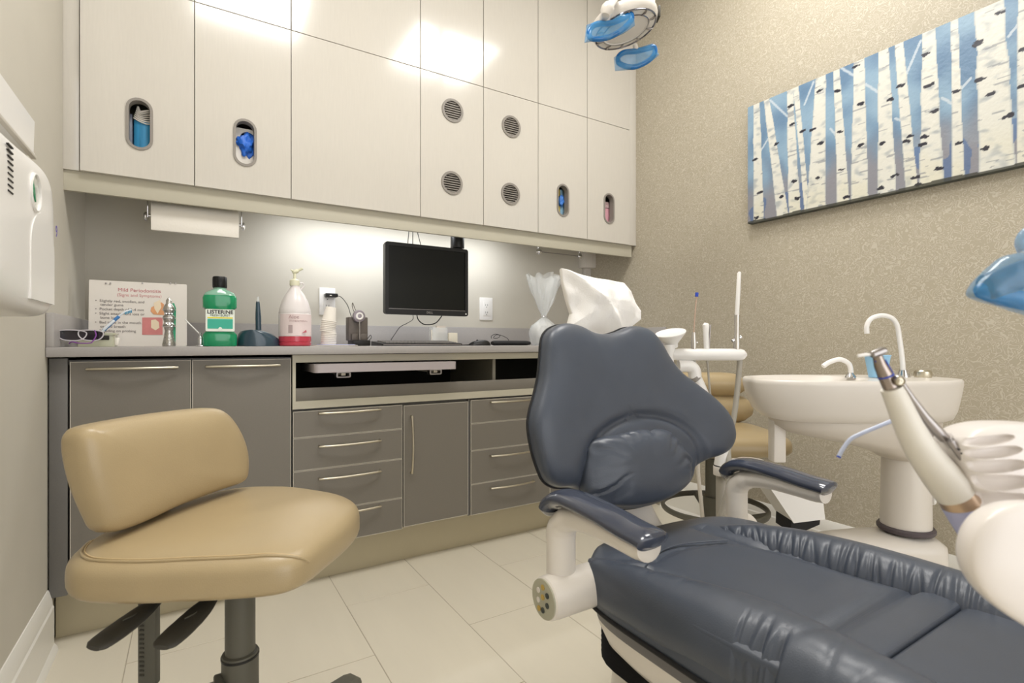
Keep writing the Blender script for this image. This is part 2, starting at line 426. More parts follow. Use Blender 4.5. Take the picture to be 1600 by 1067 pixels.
MB().box(p.x+.02, p.x+.12, DY+.05, DY+.15, UB+.015, UB+.24, .001).build('carton_face', mat('carton_pale', (150, 190, 215), .5, bump=.03), t)
crumple((p.x+.02, DY+.043, p.z+.01), .022, (.8, .6, 1.3), 9, mat('glove_blue2', (70, 130, 215), .45, bump=.3), 'glove', t)
p = onY(951.5, 326, DY)
t = thing('mask_stack', 'pink folded masks seen through the far right oval opening', 'masks', (p.x, DY+.07, UB+.015))
MB().box(p.x-.05, p.x+.09, DY+.045, DY+.12, UB+.015, p.z+.018, .004).build('bundle', mat('mask_pink', (226, 168, 178), .6, bump=.4, bs=60), t)
for k in range(5):
    MB().tube([(p.x-.045, DY+.045, p.z+.022+k*.007), (p.x+.01, DY+.04, p.z+.019+k*.007), (p.x+.08, DY+.047, p.z+.023+k*.007)], .003, 8).build('folded_edge', mat('mask_pink_pale', (236, 205, 205), .6, bump=.1), t)

# ------------------------------------------------------------------ base cabinets
BY = 2.04
def bx_(px): return XY(px, BY)
def bz(px, py): return onY(px, py, BY).z
ZTOE = .158; ZCB = .878; ZCT = .908
o = MB().box(XL+.005, XR, 2.12, 2.14, 0, ZTOE-.004).build('toe_kick', M['creamtoe']); tag(o, 'long cream toe-kick board under the grey base cabinets', 'toe kick')
def bow(p0, p1, out=.028, r=.0042):
    p0 = Vector(p0); p1 = Vector(p1); mb = MB(); n = 16; pts = []
    for i in range(n+1):
        t = i/n; pts.append(p0.lerp(p1, t)+Vector((0, -out*(.55+.45*math.sin(PI*t)), 0)))
    pts = [p0.copy()]+pts+[p1.copy()]
    return mb.tube(pts, r, 10, ell=1.0)
def front(t, x0, x1, z0, z1, handle=None, name='drawer', y=BY):
    d = MB().box(x0+.0015, x1-.0015, y, y+.018, z0+.0015, z1-.0015, .0004, 1).build(name, M['grey'], t)
    e = .003
    MB().prism([[(x0+.001, z0+.001), (x1-.001, z0+.001), (x1-.001, z1-.001), (x0+.001, z1-.001)], [(x0+e, z0+e), (x0+e, z1-e), (x1-e, z1-e), (x1-e, z0+e)]], frD, y-.0005, y+.004).build('edge_band', M['edge'], d)
    if handle: bow(*handle).build('handle', M['nickel'], d)
    return d
def body(t, x0, x1, z0, z1, mname='greyd', open_front=True):
    c = MB(); th = .016; y0 = BY+.02; y1 = YB-.012
    c.box(x0, x0+th, y0, y1, z0, z1); c.box(x1-th, x1, y0, y1, z0, z1); c.box(x0+th, x1-th, y0, y1, z0, z0+th); c.box(x0+th, x1-th, y0, y1, z1-th, z1)
    c.box(x0+th, x1-th, y1-.01, y1, z0+th, z1-th)
    return c.build('cabinet_body', M[mname], t)
ztop = .868
# filler at left wall
xa = bx_(108.5); xb = bx_(299.8); xc = bx_(456.5); xd = bx_(629.8); xe = bx_(735); xf = bx_(859.5)
t = thing('base_cabinet', 'tall grey base cabinet door unit behind the tan stool, against the left wall', 'cabinet', ((xa+xb)/2, BY, ZTOE))
body(t, XL+.002, xb-.001, ZTOE, ztop)
MB().box(XL+.004, xa-.004, BY-.004, BY+.018, ZTOE, ZCB-.004, .001).build('filler_panel', M['greyd'], t)
hz = bz(206, 575)
front(t, xa, xb-.001, ZTOE, ztop-.004, ((bx_(137), BY, hz), (bx_(277), BY, hz)), 'door')
t = thing('base_cabinet', 'tall grey base cabinet door unit left of the open shelf', 'cabinet', ((xb+xc)/2, BY, ZTOE))
body(t, xb, xc-.001, ZTOE, ztop)
front(t, xb, xc-.003, ZTOE, ztop-.004, ((bx_(323), BY, hz), (bx_(436), BY, hz)), 'door')
# open shelf recess with cream surround
zsb = bz(460, 620)   # bottom of surround
zsb = .676
t = thing('open_shelf_unit', 'cream framed open recess between countertop and drawers', 'shelf', ((xc+xf)/2, BY, zsb))
xr2 = XR-.03
frO = [(xc+.001, zsb), (xr2, zsb), (xr2, ZCB-.002), (xc+.001, ZCB-.002)]
zi1 = .848; zi0 = .705
frI = [(xc+.012, zi0), (xc+.012, zi1), (xr2-.03, zi1), (xr2-.03, zi0)]
MB().prism([frO, frI], frD, BY-.002, BY+.018).build('surround', M['creamf'], t)
MB().box(xc+.012, xr2-.03, BY+.004, BY+.02, zi0, .752, .0008).build('apron', M['grey'], t)
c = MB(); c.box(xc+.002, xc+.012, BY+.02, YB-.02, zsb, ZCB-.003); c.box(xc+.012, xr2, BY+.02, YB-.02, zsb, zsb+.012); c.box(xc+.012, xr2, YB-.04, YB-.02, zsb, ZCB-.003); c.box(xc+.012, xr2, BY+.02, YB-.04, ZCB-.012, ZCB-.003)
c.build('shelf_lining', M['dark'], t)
MB().box(bx_(775)+.05, bx_(775)+.066, BY+.12, YB-.04, zsb+.012, ZCB-.012).build('divider', M['creamf'], t)
# keyboard tray
t = thing('pull_out_tray', 'pale grey pull-out tray hanging in the open recess', 'tray', (bx_(600), BY, .81))
pa = onY(491, 574, 1.99); pb = onY(714, 571, 1.99)
zt = .92-(563-536)/FPX*2.1
MB().prism([rrect(pa.x, pb.x, 1.985, 2.3, .02)], lambda u, v, d: Vector((u, v, d)), .8105, .852 if False else .842).build('tray_board', mat('tray_grey', (178, 170, 172), .4, bump=.02), t)
for px in (537, 681):
    c_ = onY(px, 583, 2.0)
    g = MB().prism([rrect(c_.x-.027, c_.x+.027, .789, .811, .006), rrect(c_.x-.021, c_.x+.021, .7935, .8065, .003)[::-1]], frD, 2.0, 2.03).build('bracket', M['steel'], t)
    MB().box(c_.x-.008, c_.x+.008, 2.002, 2.2, .797, .8105, .001).build('runner', M['edge'], t)
MB().box(pa.x+.02, pa.x+.03, 2.12, 2.5, .842, ZCB-.012).build('hanger', M['black'], t)
MB().box(pb.x-.03, pb.x-.02, 2.12, 2.5, .842, ZCB-.012).build('hanger', M['black'], t)
# drawers
zd = [ZTOE, .327, .452, .5655, .672]
zd = [ZTOE, bz(540, 792), bz(540, 727.5), bz(540, 678), .668]
t = thing('drawer_cabinet', 'grey four-drawer base unit just right of the tan stool seat', 'drawers', ((xc+xd)/2, BY, ZTOE))
body(t, xc+.001, xd-.001, ZTOE, .672)
hy = [797, 741, 692, 642]
for k in range(4):
    front(t, xc+.002, xd-.002, zd[k], zd[k+1], ((bx_(498.5), BY, bz(548, hy[k])), (bx_(593), BY, bz(548, hy[k]))))
t = thing('base_cabinet', 'narrow grey base cabinet with upright bow handle between the drawers', 'cabinet', ((xd+xe)/2, BY, ZTOE))
body(t, xd, xe-.001, ZTOE, .672)
xq = bx_(642)
front(t, xd+.002, bx_(731.5), ZTOE+.006, .664, ((xq, BY, bz(642, 650)), (xq, BY, bz(642, 738))), 'door')
MB().box(bx_(732.5), xe-.001, BY+.006, BY+.02, ZTOE, .672).build('filler_panel', M['greyd'], t)
t = thing('drawer_cabinet', 'grey four-drawer base unit partly behind the navy chair back', 'drawers', ((xe+xf)/2, BY, ZTOE))
body(t, xe, xf-.001, ZTOE, .672)
zd2 = [ZTOE, bz(737.5, 757), bz(737.5, 704.5), bz(737.5, 662), .668]
hy2 = [(766, 762), (766, 712), None, (768, 628)]
for k in range(4):
    h = None
    if hy2[k]: z = bz(*hy2[k]); h = ((bx_(766), BY, z), (bx_(832), BY, z))
    front(t, xe+.001, xf-.001, zd2[k], zd2[k+1], h)
t = thing('base_cabinet', 'grey base cabinet behind the chair back beside the right wall', 'cabinet', ((xf+XR)/2, BY, ZTOE))
body(t, xf, XR-.002, ZTOE, .672)
xm = (xf+XR)/2
for a, b in ((xf+.001, xm), (xm, XR-.004)): front(t, a, b, ZTOE, .668, None, 'door')

# countertop
t = thing('countertop', 'long grey laminate worktop with low backsplash', 'countertop', (1, 2.3, ZCB))
MB().box(XL+.001, XR-.001, 2.008, YB-.001, ZCB, ZCT, .003, 2).build('worktop', M['counter'], t)
MB().box(XL+.02, XR-.02, YB-.02, YB-.001, ZCT, ZCT+.102, .002).build('backsplash', M['counter'], t)
MB().box(XL+.001, XL+.02, 2.012, YB-.001, ZCT, ZCT+.102, .002).build('backsplash', M['counter'], t)
MB().box(XR-.02, XR-.001, 2.012, YB-.001, ZCT, ZCT+.102, .002).build('backsplash', M['counter'], t)

# ------------------------------------------------------------------ things on the counter
CT = ZCT+.0004
def K(px, Y): return XY(px, Y)
def sc(px, Y): return (Vector((K(px, Y), Y, 0)).dot(FW))/FPX     # metres per pixel
# treatment chart
Yc = 2.36
a = K(138, Yc); b = K(292, Yc); s = sc(215, Yc)
t = thing('treatment_chart', 'white laminated gum-disease chart board leaning on the counter at left', 'chart', ((a+b)/2, Yc, CT))
z1 = onY(215, 440, Yc).z
lean = .06
frC = lambda u, v, d: Vector((u, Yc+(v-CT)*lean+d, v))
MB().prism([rrect(a, b, CT, z1, .004)], frC, 0, .006).build('board', mat('laminated_board', (226, 220, 212), .3, bump=.02), t)
MB().prism([rrect(a, a+.02, CT, z1, .004)], frC, .006, .02).build('spine', M['paper'], t)
txt = mat('print_grey', (120, 112, 110), .7); pk = mat('print_rose', (196, 120, 125), .7)
def ctext(s_, px, py, size, m, al='LEFT'):
    p = onY(px, py, Yc); text(s_, size*.70, frC(p.x, p.z, -.0008), (1, 0, 0), (0, lean, 1), m, t, align=al)
ctext('Mild Periodontitis', 218, 456, .026, pk, 'CENTER'); ctext('(Signs and Symptoms)', 218, 463.5, .022, mat('print_rose2', (210, 150, 150), .7), 'CENTER')
for s_, y in (('\u2022  Slightly red, swollen, and', 471), ('    tender gums', 477), ('\u2022  Pocket depth of 3-4 mm', 484), ('\u2022  Slight attachment loss or', 491), ('    bone loss', 497.5), ('\u2022  Bad taste in the mouth', 505), ('    or bad breath', 511.5), ('\u2022  Bleeding on probing', 518.5)):
    ctext(s_, 148, y, .019, txt)
# the two printed pictures: tooth with gum, and gum photograph
def flatpoly(pxs, m, name, off=-.0012):
    pts = [onY(x, y, Yc) for x, y in pxs]
    MB().prism([[(p.x, p.z) for p in pts]], frC, off, off+.0008).build(name, m, t)
flatpoly([(222, 496), (254, 496), (254, 523), (222, 523)], mat('print_gum', (208, 130, 128), .5, var=.08, vs=30), 'printed_picture')
flatpoly([(236, 500), (243, 499), (248, 503), (249, 512), (243, 516), (236, 512)], mat('print_tooth', (236, 218, 190), .5), 'printed_tooth', -.002)
flatpoly([(236, 480), (252, 472), (256, 475), (256, 492), (240, 491), (235, 486)], mat('print_orange', (222, 160, 112), .5, var=.08, vs=30), 'printed_picture')
flatpoly([(240, 473), (250, 468), (252, 480), (246, 490), (241, 482)], mat('print_tooth', (236, 218, 190), .5), 'printed_tooth', -.002)
for px in (165, 172, 222, 266, 274):
    p = onY(px, 442, Yc); MB().lathe([(.0, 0), (.003, 0), (.003, .003), (0, .004)], frC(p.x, p.z, -.001), (0, -1, 0), 8).build('binder_hole', M['steel'], t)

# organiser box with toothbrush, eyewear
Yo = 2.14
a = K(120, Yo); b = K(178, Yo)
t = thing('organiser_box', 'small clear-green plastic tray box at the left counter corner', 'box', ((a+b)/2, Yo, CT))
ob = mat('pale_green_clear', (196, 196, 170), .25, alpha=.85, bump=.05, coat=.3)
zt = CT+.045
MB().prism([rrect(a, b, Yo, Yo+.1, .006), rrect(a+.003, b-.003, Yo+.003, Yo+.097, .004)[::-1]], lambda u, v, d: Vector((u, v, d)), CT, zt-.004).build('wall', ob, t)
MB().prism([rrect(a-.004, b+.004, Yo-.004, Yo+.104, .008), rrect(a+.003, b-.003, Yo+.003, Yo+.097, .004)[::-1]], lambda u, v, d: Vector((u, v, d)), zt-.006, zt).build('rim', ob, t)
MB().box(a+.003, b-.003, Yo+.003, Yo+.097, CT, CT+.003).build('base', ob, t)
MB().box(a+.035, b-.012, Yo-.002, Yo+.001, CT+.022, zt-.009, .001).build('label_slot', M['dark'], t)
for j in range(5):
    o = MB().cyl((a+.02+j*.019, Yo+.03+.01*(j % 3), CT+.004), (a+.022+j*.019, Yo+.03+.01*(j % 3), CT+.03-.003*(j % 2)), .0085, n=12, bev=.002).build('lidded_pot', [M['clear'], M['paper'], ob][j % 3]); tag(o, 'small round pot inside the clear-green tray box', 'pot', 'little pots in the tray box')
t = thing('toothbrush', 'blue and white toothbrush leaning out of the tray box', 'toothbrush', tuple(onY(163, 515, Yo+.03)))
pp = [onY(154, 530, Yo+.03), onY(162, 516, Yo+.03), onY(176, 503, Yo+.03), onY(186, 494, Yo+.03), onY(196, 487, Yo+.03), onY(206, 484, Yo+.03)]
MB().tube(catmull(pp, 5), [.0045]*6+[.005]*6+[.003]*8+[.0035]*6, 10).build('handle', mat('brush_white', (225, 232, 240), .3, coat=.4), t)
MB().tube(catmull(pp[1:4], 4), .0052, 10, ell=.8).build('grip', mat('brush_blue', (70, 130, 195), .4), t)
for k in range(5):
    p = onY(196+k*2.3, 486-k*.6, Yo+.03); MB().box(p.x-.0014, p.x+.0014, p.y-.003, p.y+.003, p.z-.011, p.z, .0004).build('bristles', mat('bristle_blue', (60, 150, 190), .6), t)
t = thing('protective_glasses', 'dark tinted protective glasses with purple cord in left counter corner', 'glasses', tuple(onY(130, 536, 2.09)))
for (cx, w_) in ((112, 28), (142, 24)):
    p = onY(cx, 524, 2.09+.0); sx_ = sc(cx, 2.09)*w_/2*1.25
    out = [(p.x+sx_*x_, p.z+.016*y_) for x_, y_ in [(-1, .7), (-.6, 1), (.4, 1), (1, .6), (.9, -.4), (.4, -1), (-.5, -.9), (-.95, -.2)]]
    out = [(v.x, v.y) for v in catmull([Vector((q[0], q[1], 0)) for q in out], 4, True)]
    frG = lambda u, v, d: Vector((u, 2.09+d+(u-p.x)**2*2, v))
    MB().prism([out], frG, 0, .002).build('lens', mat('smoke_lens', (36, 28, 40), .08, alpha=.92, coat=.8), t)
    MB().tube([frG(u, v, -.001) for u, v in out], .0018, 8, closed=True).build('rim', mat('clear_frame', (205, 200, 205), .15, coat=.6), t)
p = onY(99, 520, 2.09); p2 = onY(152, 518, 2.09)
MB().tube(catmull([p, p+Vector((-.012, .05, -.004)), p+Vector((0, .13, -.02))], 6), .0022, 8).build('temple', M['black'], t)
MB().tube(catmull([p2, p2+Vector((.012, .05, -.004)), p2+Vector((.0, .11, -.02))], 6), .0022, 8).build('temple', M['black'], t)
cord = mat('purple_cord', (128, 66, 150), .6, bump=.3)
MB().tube(catmull([onY(148, 516, 2.08), onY(150, 524, 2.07), onY(145, 533, 2.06), onY(140, 536, 2.06), onY(122, 536, 2.055), onY(113, 534, 2.06), onY(108, 536.5, 2.07)], 6), .0017, 8).build('cord', cord, t)

# silver ornament
Ys = 2.16
c0 = K(264, Ys); s = sc(264, Ys)
t = thing('chrome_ornament', 'tall silver embossed holder with green back in front of the chart', 'ornament', (c0, Ys, CT))
pr = [(9, 0), (9.5, 3), (8, 8), (7, 16), (6.2, 24), (7.5, 30), (8.5, 33), (7, 37), (8.5, 42), (8.5, 47), (6, 50), (8, 55), (8.5, 60), (6, 64), (4.5, 67), (4, 72), (2.2, 75), (0.5, 77)]
mb = MB(); mb.lathe([(r*s*.95*(1+.06*math.sin(z)), z*s) for r, z in pr], (c0, Ys, CT), n=20)
mb.build('embossed_body', mat('antique_silver', (190, 188, 184), .22, 1, bump=.9, bs=160), t)
for z in (31, 44, 57):
    MB().tube([(c0+8.8*s*math.cos(q), Ys+8.8*s*math.sin(q), CT+z*s) for q in [2*PI*i/20 for i in range(20)]], .0018, 8, closed=True).build('band', M['chrome'], t)
for k in range(6):
    MB().lathe([(0, 0), (.004, 0), (.0035, .004), (0, .005)], (c0-.008+.008*(k % 3), Ys-.0135, CT+s*(36+15*(k//3))), (0, -1, 0), 10).build('stud', M['chrome'], t)
MB().tube([(c0+.014, Ys+.006, CT), (c0+.015, Ys+.006, CT+60*s), (c0+.012, Ys+.006, CT+68*s)], [.005, .006, .003], 10).build('green_back', mat('green_plastic', (45, 150, 110), .4), t)
# angled alcohol dispenser
Ya = 2.16; c0 = K(313, Ya); s = sc(313, Ya)
t = thing('small_metal_dispenser', 'small steel pot with slanted white spout left of the green bottle', 'dispenser', (c0, Ya, CT))
MB().lathe([(.014, 0), (.0145, .002), (.0135, .004), (.0075, .006), (.0085, .026), (.0065, .034), (.003, .037), (.003, .044), (.0045, .046), (.0045, .048), (0, .049)], (c0, Ya, CT)).build('pot', M['chrome'], t)
MB().tube([(c0, Ya, CT+.042), tuple(onY(289, 499, Ya))], .0022, 8).build('spout', M['white'], t)

# mouthwash bottle
Ym = 2.17; c0 = K(343.5, Ym); s = sc(343.5, Ym)
t = thing('mouthwash_bottle', 'green mouthwash bottle with black cap on the counter', 'bottle', (c0, Ym, CT))
green = mat('green_mouthwash', (18, 158, 105), .12, bump=.01, coat=.5)
green.node_tree.nodes['Principled BSDF'].inputs['Transmission Weight'].default_value = .25
def oblong(cx, cy, hw, hd, z, p=3.2, n=32):
    o = []
    for i in range(n):
        th = 2*PI*i/n; c, s_ = math.cos(th), math.sin(th)
        o.append(Vector((cx+hw*math.copysign(abs(c)**(2/p), c), cy+hd*math.copysign(abs(s_)**(2/p), s_), z)))
    return o
prof = [(22, 0), (23.5, 1), (23.8, 17), (22.5, 20), (19.5, 23), (19.3, 40), (19.5, 57), (23.4, 60), (23.8, 75), (22, 79)]
MB().rings([oblong(c0, Ym, r*s, 14*s*(r/24)**.5, CT+z*s) for r, z in prof]).build('bottle_body', green, t)
MB().rings([oblong(c0, Ym, r*s, q*s, CT+z*s, p) for r, q, z, p in [(22, 13.4, 79, 3), (20, 12, 83, 3), (13, 10, 87, 2.4), (9, 9, 89, 2), (9, 9, 93, 2)]]).build('bottle_shoulder', mat('clear_green', (150, 205, 180), .1, alpha=.7, coat=.5), t)
MB().lathe([(9.5*s, 0), (10*s, 1*s), (10*s, 16*s), (9*s, 17.5*s), (0, 17.5*s)], (c0, Ym, CT+91*s), n=28).build('cap', M['black'], t)
for k in range(18):
    th = PI+PI*k/17; MB().cyl((c0+10*s*math.cos(th), Ym+10*s*math.sin(th), CT+93*s), (c0+10*s*math.cos(th), Ym+10*s*math.sin(th), CT+105*s), .0006, n=5).build('cap_rib', M['black'], bpy.data.objects[t.name].children[-1] if False else t) if k % 3 == 0 else None
yl = Ym-14*s-.0012
MB().prism([rrect(c0-19.5*s, c0+19.5*s, CT+23*s, CT+57*s, .004)], frD, yl, yl+.002).build('label', mat('label_white', (232, 238, 228), .5), t)
MB().prism([rrect(c0-17*s, c0+17*s, CT+27*s, CT+42*s, .002)], frD, yl-.0006, yl).build('label_panel', mat('label_teal', (60, 175, 150), .5), t)
MB().box(c0-17*s, c0+17*s, yl-.0006, yl, CT+43*s, CT+44.8*s).build('label_stripe', mat('label_yellow', (225, 215, 60), .5), t)
text('LISTERINE', .0185, (c0, yl-.0006, CT+50.2*s), (1, 0, 0), (0, 0, 1), M['black'], t, align='CENTER', bold=.0005)
text('FRESH BURST', .0105, (c0, yl-.0006, CT+46*s), (1, 0, 0), (0, 0, 1), mat('label_green_print', (30, 80, 60), .5), t, align='CENTER')
MB().prism([ellipse(c0, CT+27*s, .006, .006)], frD, yl-.001, yl-.0005).build('seal', mat('label_white', (232, 238, 228), .5), t)

# curing light
Yq = 2.2; c0 = K(404, Yq); s = sc(404, Yq)
t = thing('curing_light', 'blue-black dental curing light standing in its glossy charging base', 'dental light', (c0, Yq, CT))
dk = mat('teal_black_gloss', (42, 66, 80), .28, coat=.6, bump=.01)
MB().rings([oblong(c0+dx*s, Yq, w_*s, 22*s, CT+z*s, 2.2, 72) for w_, z, dx in [(30, 0, 0), (31, 2, 0), (29, 12, -1), (24, 19, -4), (18, 23, -7), (8, 25, -10)]]).build('charging_base', dk, t, angle=80)
MB().tube([(c0+0*s, Yq, CT+20*s), (c0-.5*s, Yq, CT+45*s), (c0-1*s, Yq, CT+66*s), (c0-1*s, Yq, CT+70*s)], [4.2*s, 4.2*s, 3*s, 2.4*s], 14).build('wand', dk, t)
MB().tube([(c0-1*s, Yq, CT+69*s), (c0-1*s, Yq, CT+73*s), (c0-.6*s, Yq, CT+77*s)], [2.6*s, 2*s, 1*s], 12).build('tip', M['clear'], t)
# soap jug
Yj = 2.19; c0 = K(461, Yj); s = sc(461, Yj)
t = thing('pump_jug', 'large white pump jug with a little red soap left in it', 'soap', (c0, Yj, CT))
jug = mat('frosted_jug', (232, 226, 226), .3, bump=.02, alpha=.97, coat=.2)
MB().lathe([(0, 0), (22*s, 0), (23.5*s, 1.5*s), (23.8*s, 5*s), (23*s, 6*s), (23.8*s, 7*s), (23.8*s, 15*s)], (c0, Yj, CT), n=36).build('soap_level', mat('red_soap', (192, 62, 80), .2, coat=.4, bump=.01), t)
jp = [(23.8, 15), (23.9, 49), (23.3, 50), (23.6, 51.5), (22.5, 58), (19, 70), (14, 80), (8.5, 88), (6.6, 92), (6.6, 95)]
MB().lathe([(r*s, z*s) for r, z in jp], (c0, Yj, CT), n=36).build('jug_body', jug, t)
MB().tube(catmull([(c0+8*s, Yj, CT+88*s), (c0+13*s, Yj, CT+95*s), (c0+11*s, Yj, CT+99*s), (c0+6*s, Yj, CT+98*s)], 5), .003, 8).build('jug_handle', jug, t)
MB().lathe([(7.2*s, 94*s), (7.4*s, 95*s), (7.4*s, 102*s), (4.5*s, 104*s), (2.2*s, 105*s), (2.2*s, 113*s)], (c0-.5*s, Yj, CT), n=22).build('pump_collar', mat('cream_pump', (228, 226, 200), .35), t)
MB().tube(catmull([(c0-6*s, Yj, CT+119*s), (c0-1*s, Yj, CT+116*s), (c0+5*s, Yj, CT+118.5*s), (c0+11*s, Yj-.004, CT+122*s)], 4), [1.2*s]*3+[3.4*s]*5+[2*s]*5, 10).build('pump_head', mat('cream_pump', (228, 226, 200), .35), t)
# wrap-around label on the jug
def wraplabel(z0, z1, a0, a1, m, r, name, parent, n=16):
    mb = MB(); rows = []
    for z in (z0, z1):
        rows.append([Vector((c0+r*math.sin(a0+(a1-a0)*i/n), Yj-r*math.cos(a0+(a1-a0)*i/n), CT+z)) for i in range(n+1)])
    vs = rows[0]+rows[1]; fs = [(i, i+1, n+2+i, n+1+i) for i in range(n)]
    return mb.add(vs, fs).build(name, m, parent)
wraplabel(16*s, 49*s, -1.2, 1.2, mat('pink_label', (232, 216, 215), .5, var=.02), 24.2*s, 'label', t)
wraplabel(20*s, 32*s, -.55, -.3, mat('label_grey', (178, 160, 160), .5), 24.5*s, 'label_block', t, 4)
text('Aloe', .02, (c0-13*s, Yj-24.2*s, CT+42*s), (1, 0, 0), (0, 0, 1), mat('print_taupe', (170, 140, 140), .6), t)
text('ANTIBACTERIAL', .009, (c0-12*s, Yj-24.3*s, CT+37*s), (1, 0, 0), (0, 0, 1), mat('print_taupe', (170, 140, 140), .6), t)
MB().prism([[(c0+6*s, CT+20*s), (c0+13*s, CT+21*s), (c0+12*s, CT+25*s), (c0+9*s, CT+22*s)]], frD, Yj-24.4*s, Yj-23.4*s).build('label_mark', mat('label_red', (190, 100, 110), .5), t)

# outlets
def outlet(px0, px1, py0, py1, label):
    a = onY(px0, (py0+py1)/2, YB); b = onY(px1, (py0+py1)/2, YB); zt_ = onY((px0+px1)/2, py0, YB).z; zb_ = onY((px0+px1)/2, py1, YB).z
    cx, cz = (a.x+b.x)/2, (zt_+zb_)/2; w_ = (b.x-a.x)/2; h_ = (zt_-zb_)/2
    t = thing('wall_outlet', label, 'outlet', (cx, YB, cz), 'wall outlets')
    MB().box(cx-w_, cx+w_, YB-.006, YB, cz-h_, cz+h_, .002).build('cover_plate', M['white'], t)
    MB().box(cx-w_*.5, cx+w_*.5, YB-.009, YB-.005, cz-h_*.62, cz+h_*.62, .0015).build('socket_face', M['white'], t)
    for s_ in (1, -1):
        for dx in (-.0065, .0065): MB().box(cx+dx-.001, cx+dx+.001, YB-.0095, YB-.0085, cz+s_*h_*.33-.005, cz+s_*h_*.33+.005).build('slot', M['black'], t)
        MB().lathe([(.0025, 0), (.0025, .001), (0, .001)], (cx, YB-.0088, cz+s_*h_*.33-.012), (0, -1, 0), 10).build('earth_hole', M['black'], t)
    return cx, cz
ox, oz = outlet(498.5, 523.5, 450, 492, 'white wall outlet with a black plug, behind the paper cups')
outlet(749, 769, 465, 500, 'white wall outlet right of the monitor')
t = thing('plug_adapter', 'black plug adapter with thin cable in the left outlet', 'plug', (ox+.01, YB-.02, oz+.02))
p = onY(517, 461.5, YB-.03)
MB().box(p.x-.028, p.x+.03, YB-.05, YB-.0095, p.z-.009, p.z+.009, .003).build('plug_body', M['black'], t)
text('\u25AC', .01, (p.x-.01, YB-.0505, p.z-.004), (1, 0, 0), (0, 0, 1), M['paper'], t)
MB().tube(catmull([(p.x+.03, YB-.03, p.z), onY(534, 465, 2.6), onY(543, 477, 2.5), onY(548, 492, 2.35), onY(551, 500, 2.26), onY(552, 520, 2.26)], 6), .0018, 8).build('cable', M['black'], t)

# stack of paper cups, leaning back left
Yp = 2.2; s = sc(516, Yp)
base = onY(516, 533, Yp); 
cup = MB(); cup.lathe([(.0, .0005), (.0195, 0), (.020, .001), (.0285, .056), (.0305, .0568), (.031, .0585), (.0303, .060), (.028, .0595), (.0192, .002), (0, .002)], n=26, caps=False)
pc = cup.build('paper_cup', M['paper']); ncup = 14; pos = Vector((K(514, Yp), Yp, CT+.0055+.060))
for k in range(ncup):
    o = pc if k == 0 else pc.copy()
    if k: COL.objects.link(o)
    b_ = .03 if k < 7 else .13; pos = pos+Vector((math.sin(b_), 0, math.cos(b_)))*(.0072 if k else 0)
    o.rotation_euler = (PI, b_, 0); o.location = pos
    lab = 'small white paper cup within the leaning stack right of the pump jug'
    if k == ncup-1: lab = 'topmost upside-down white paper cup of the leaning stack'
    if k == 0: lab = 'bottom white paper cup of the leaning stack on the blue packet'
    tag(o, lab, 'cup', 'stacked paper cups')
t = thing('mask_packet', 'flat lavender-white folded packets under the paper cups', 'packet', (K(530, 2.15), 2.17, CT))
for (x0, x1, z0, z1, yy, m) in ((494, 560, 0, .0022, 2.12, M['paper']), (503, 556, .0022, .0044, 2.13, M['lav'])):
    MB().prism([rrect(K(x0, yy), K(x1, yy), yy, yy+.11, .01)], lambda u, v, d: Vector((u, v, d+.001*math.sin(u*60))), CT+z0, CT+z1).build('sheet', m, t)
bpy.data.objects[t.name].location.z = CT+.0012

# headset in its dock
Yh = 2.2; c0 = K(560, Yh); s = sc(560, Yh)
t = thing('headset_dock', 'grey wireless headset standing in its charging dock', 'headset', (c0, Yh, CT))
gy = mat('headset_grey', (98, 90, 84), .45, bump=.05)
MB().box(c0-15*s, c0+15*s, Yh, Yh+.05, CT+8*s, CT+45*s, .004).build('dock_back', gy, t)
MB().box(c0-12*s, c0+15.5*s, Yh-.035, Yh+.05, CT, CT+9*s, .004).build('dock_foot', M['black'], t)
MB().box(c0-11*s, c0-2*s, Yh-.012, Yh+.004, CT+8*s, CT+19*s, .002).build('dock_clip', gy, t)
MB().box(c0+2*s, c0+13*s, Yh-.012, Yh+.004, CT+8*s, CT+19*s, .002).build('dock_clip', gy, t)
ec = Vector((c0-.5*s, Yh-.012, CT+46*s))
MB().lathe([(.0, -.006), (9.5*s, -.006), (10*s, 0), (9*s, .008), (6*s, .011), (0, .011)], ec, (0, -1, 0), 28).build('ear_cup', mat('headset_silver', (150, 142, 150), .3, .4), t)
MB().lathe([(5.8*s, .0105), (5.8*s, .0135), (4.5*s, .015), (3.2*s, .0135), (3.2*s, .0105)], ec, (0, -1, 0), 28, caps=False).build('ring_button', M['white'], t)
MB().tube([ec+Vector((0, -.01, -6*s)), ec+Vector((0, -.012, -25*s)), ec+Vector((.001, -.012, -38*s))], .0025, 10).build('mic_boom', M['steel'], t)
MB().tube(catmull([ec+Vector((-4*s, .01, 2*s)), ec+Vector((-8*s, .02, 14*s)), ec+Vector((-7.5*s, .02, 21*s)), ec+Vector((-3*s, .02, 10*s)), ec+Vector((2*s, .01, 6*s))], 5), .0014, 8).build('ear_hook', gy, t)
MB().tube(catmull([(c0+15*s, Yh+.02, CT+9*s), (c0+21*s, Yh+.02, CT+17*s), (c0+20*s, Yh, CT+12*s), (c0+14*s, Yh, CT+7*s)], 5), .0015, 8).build('cable', M['black'], t)

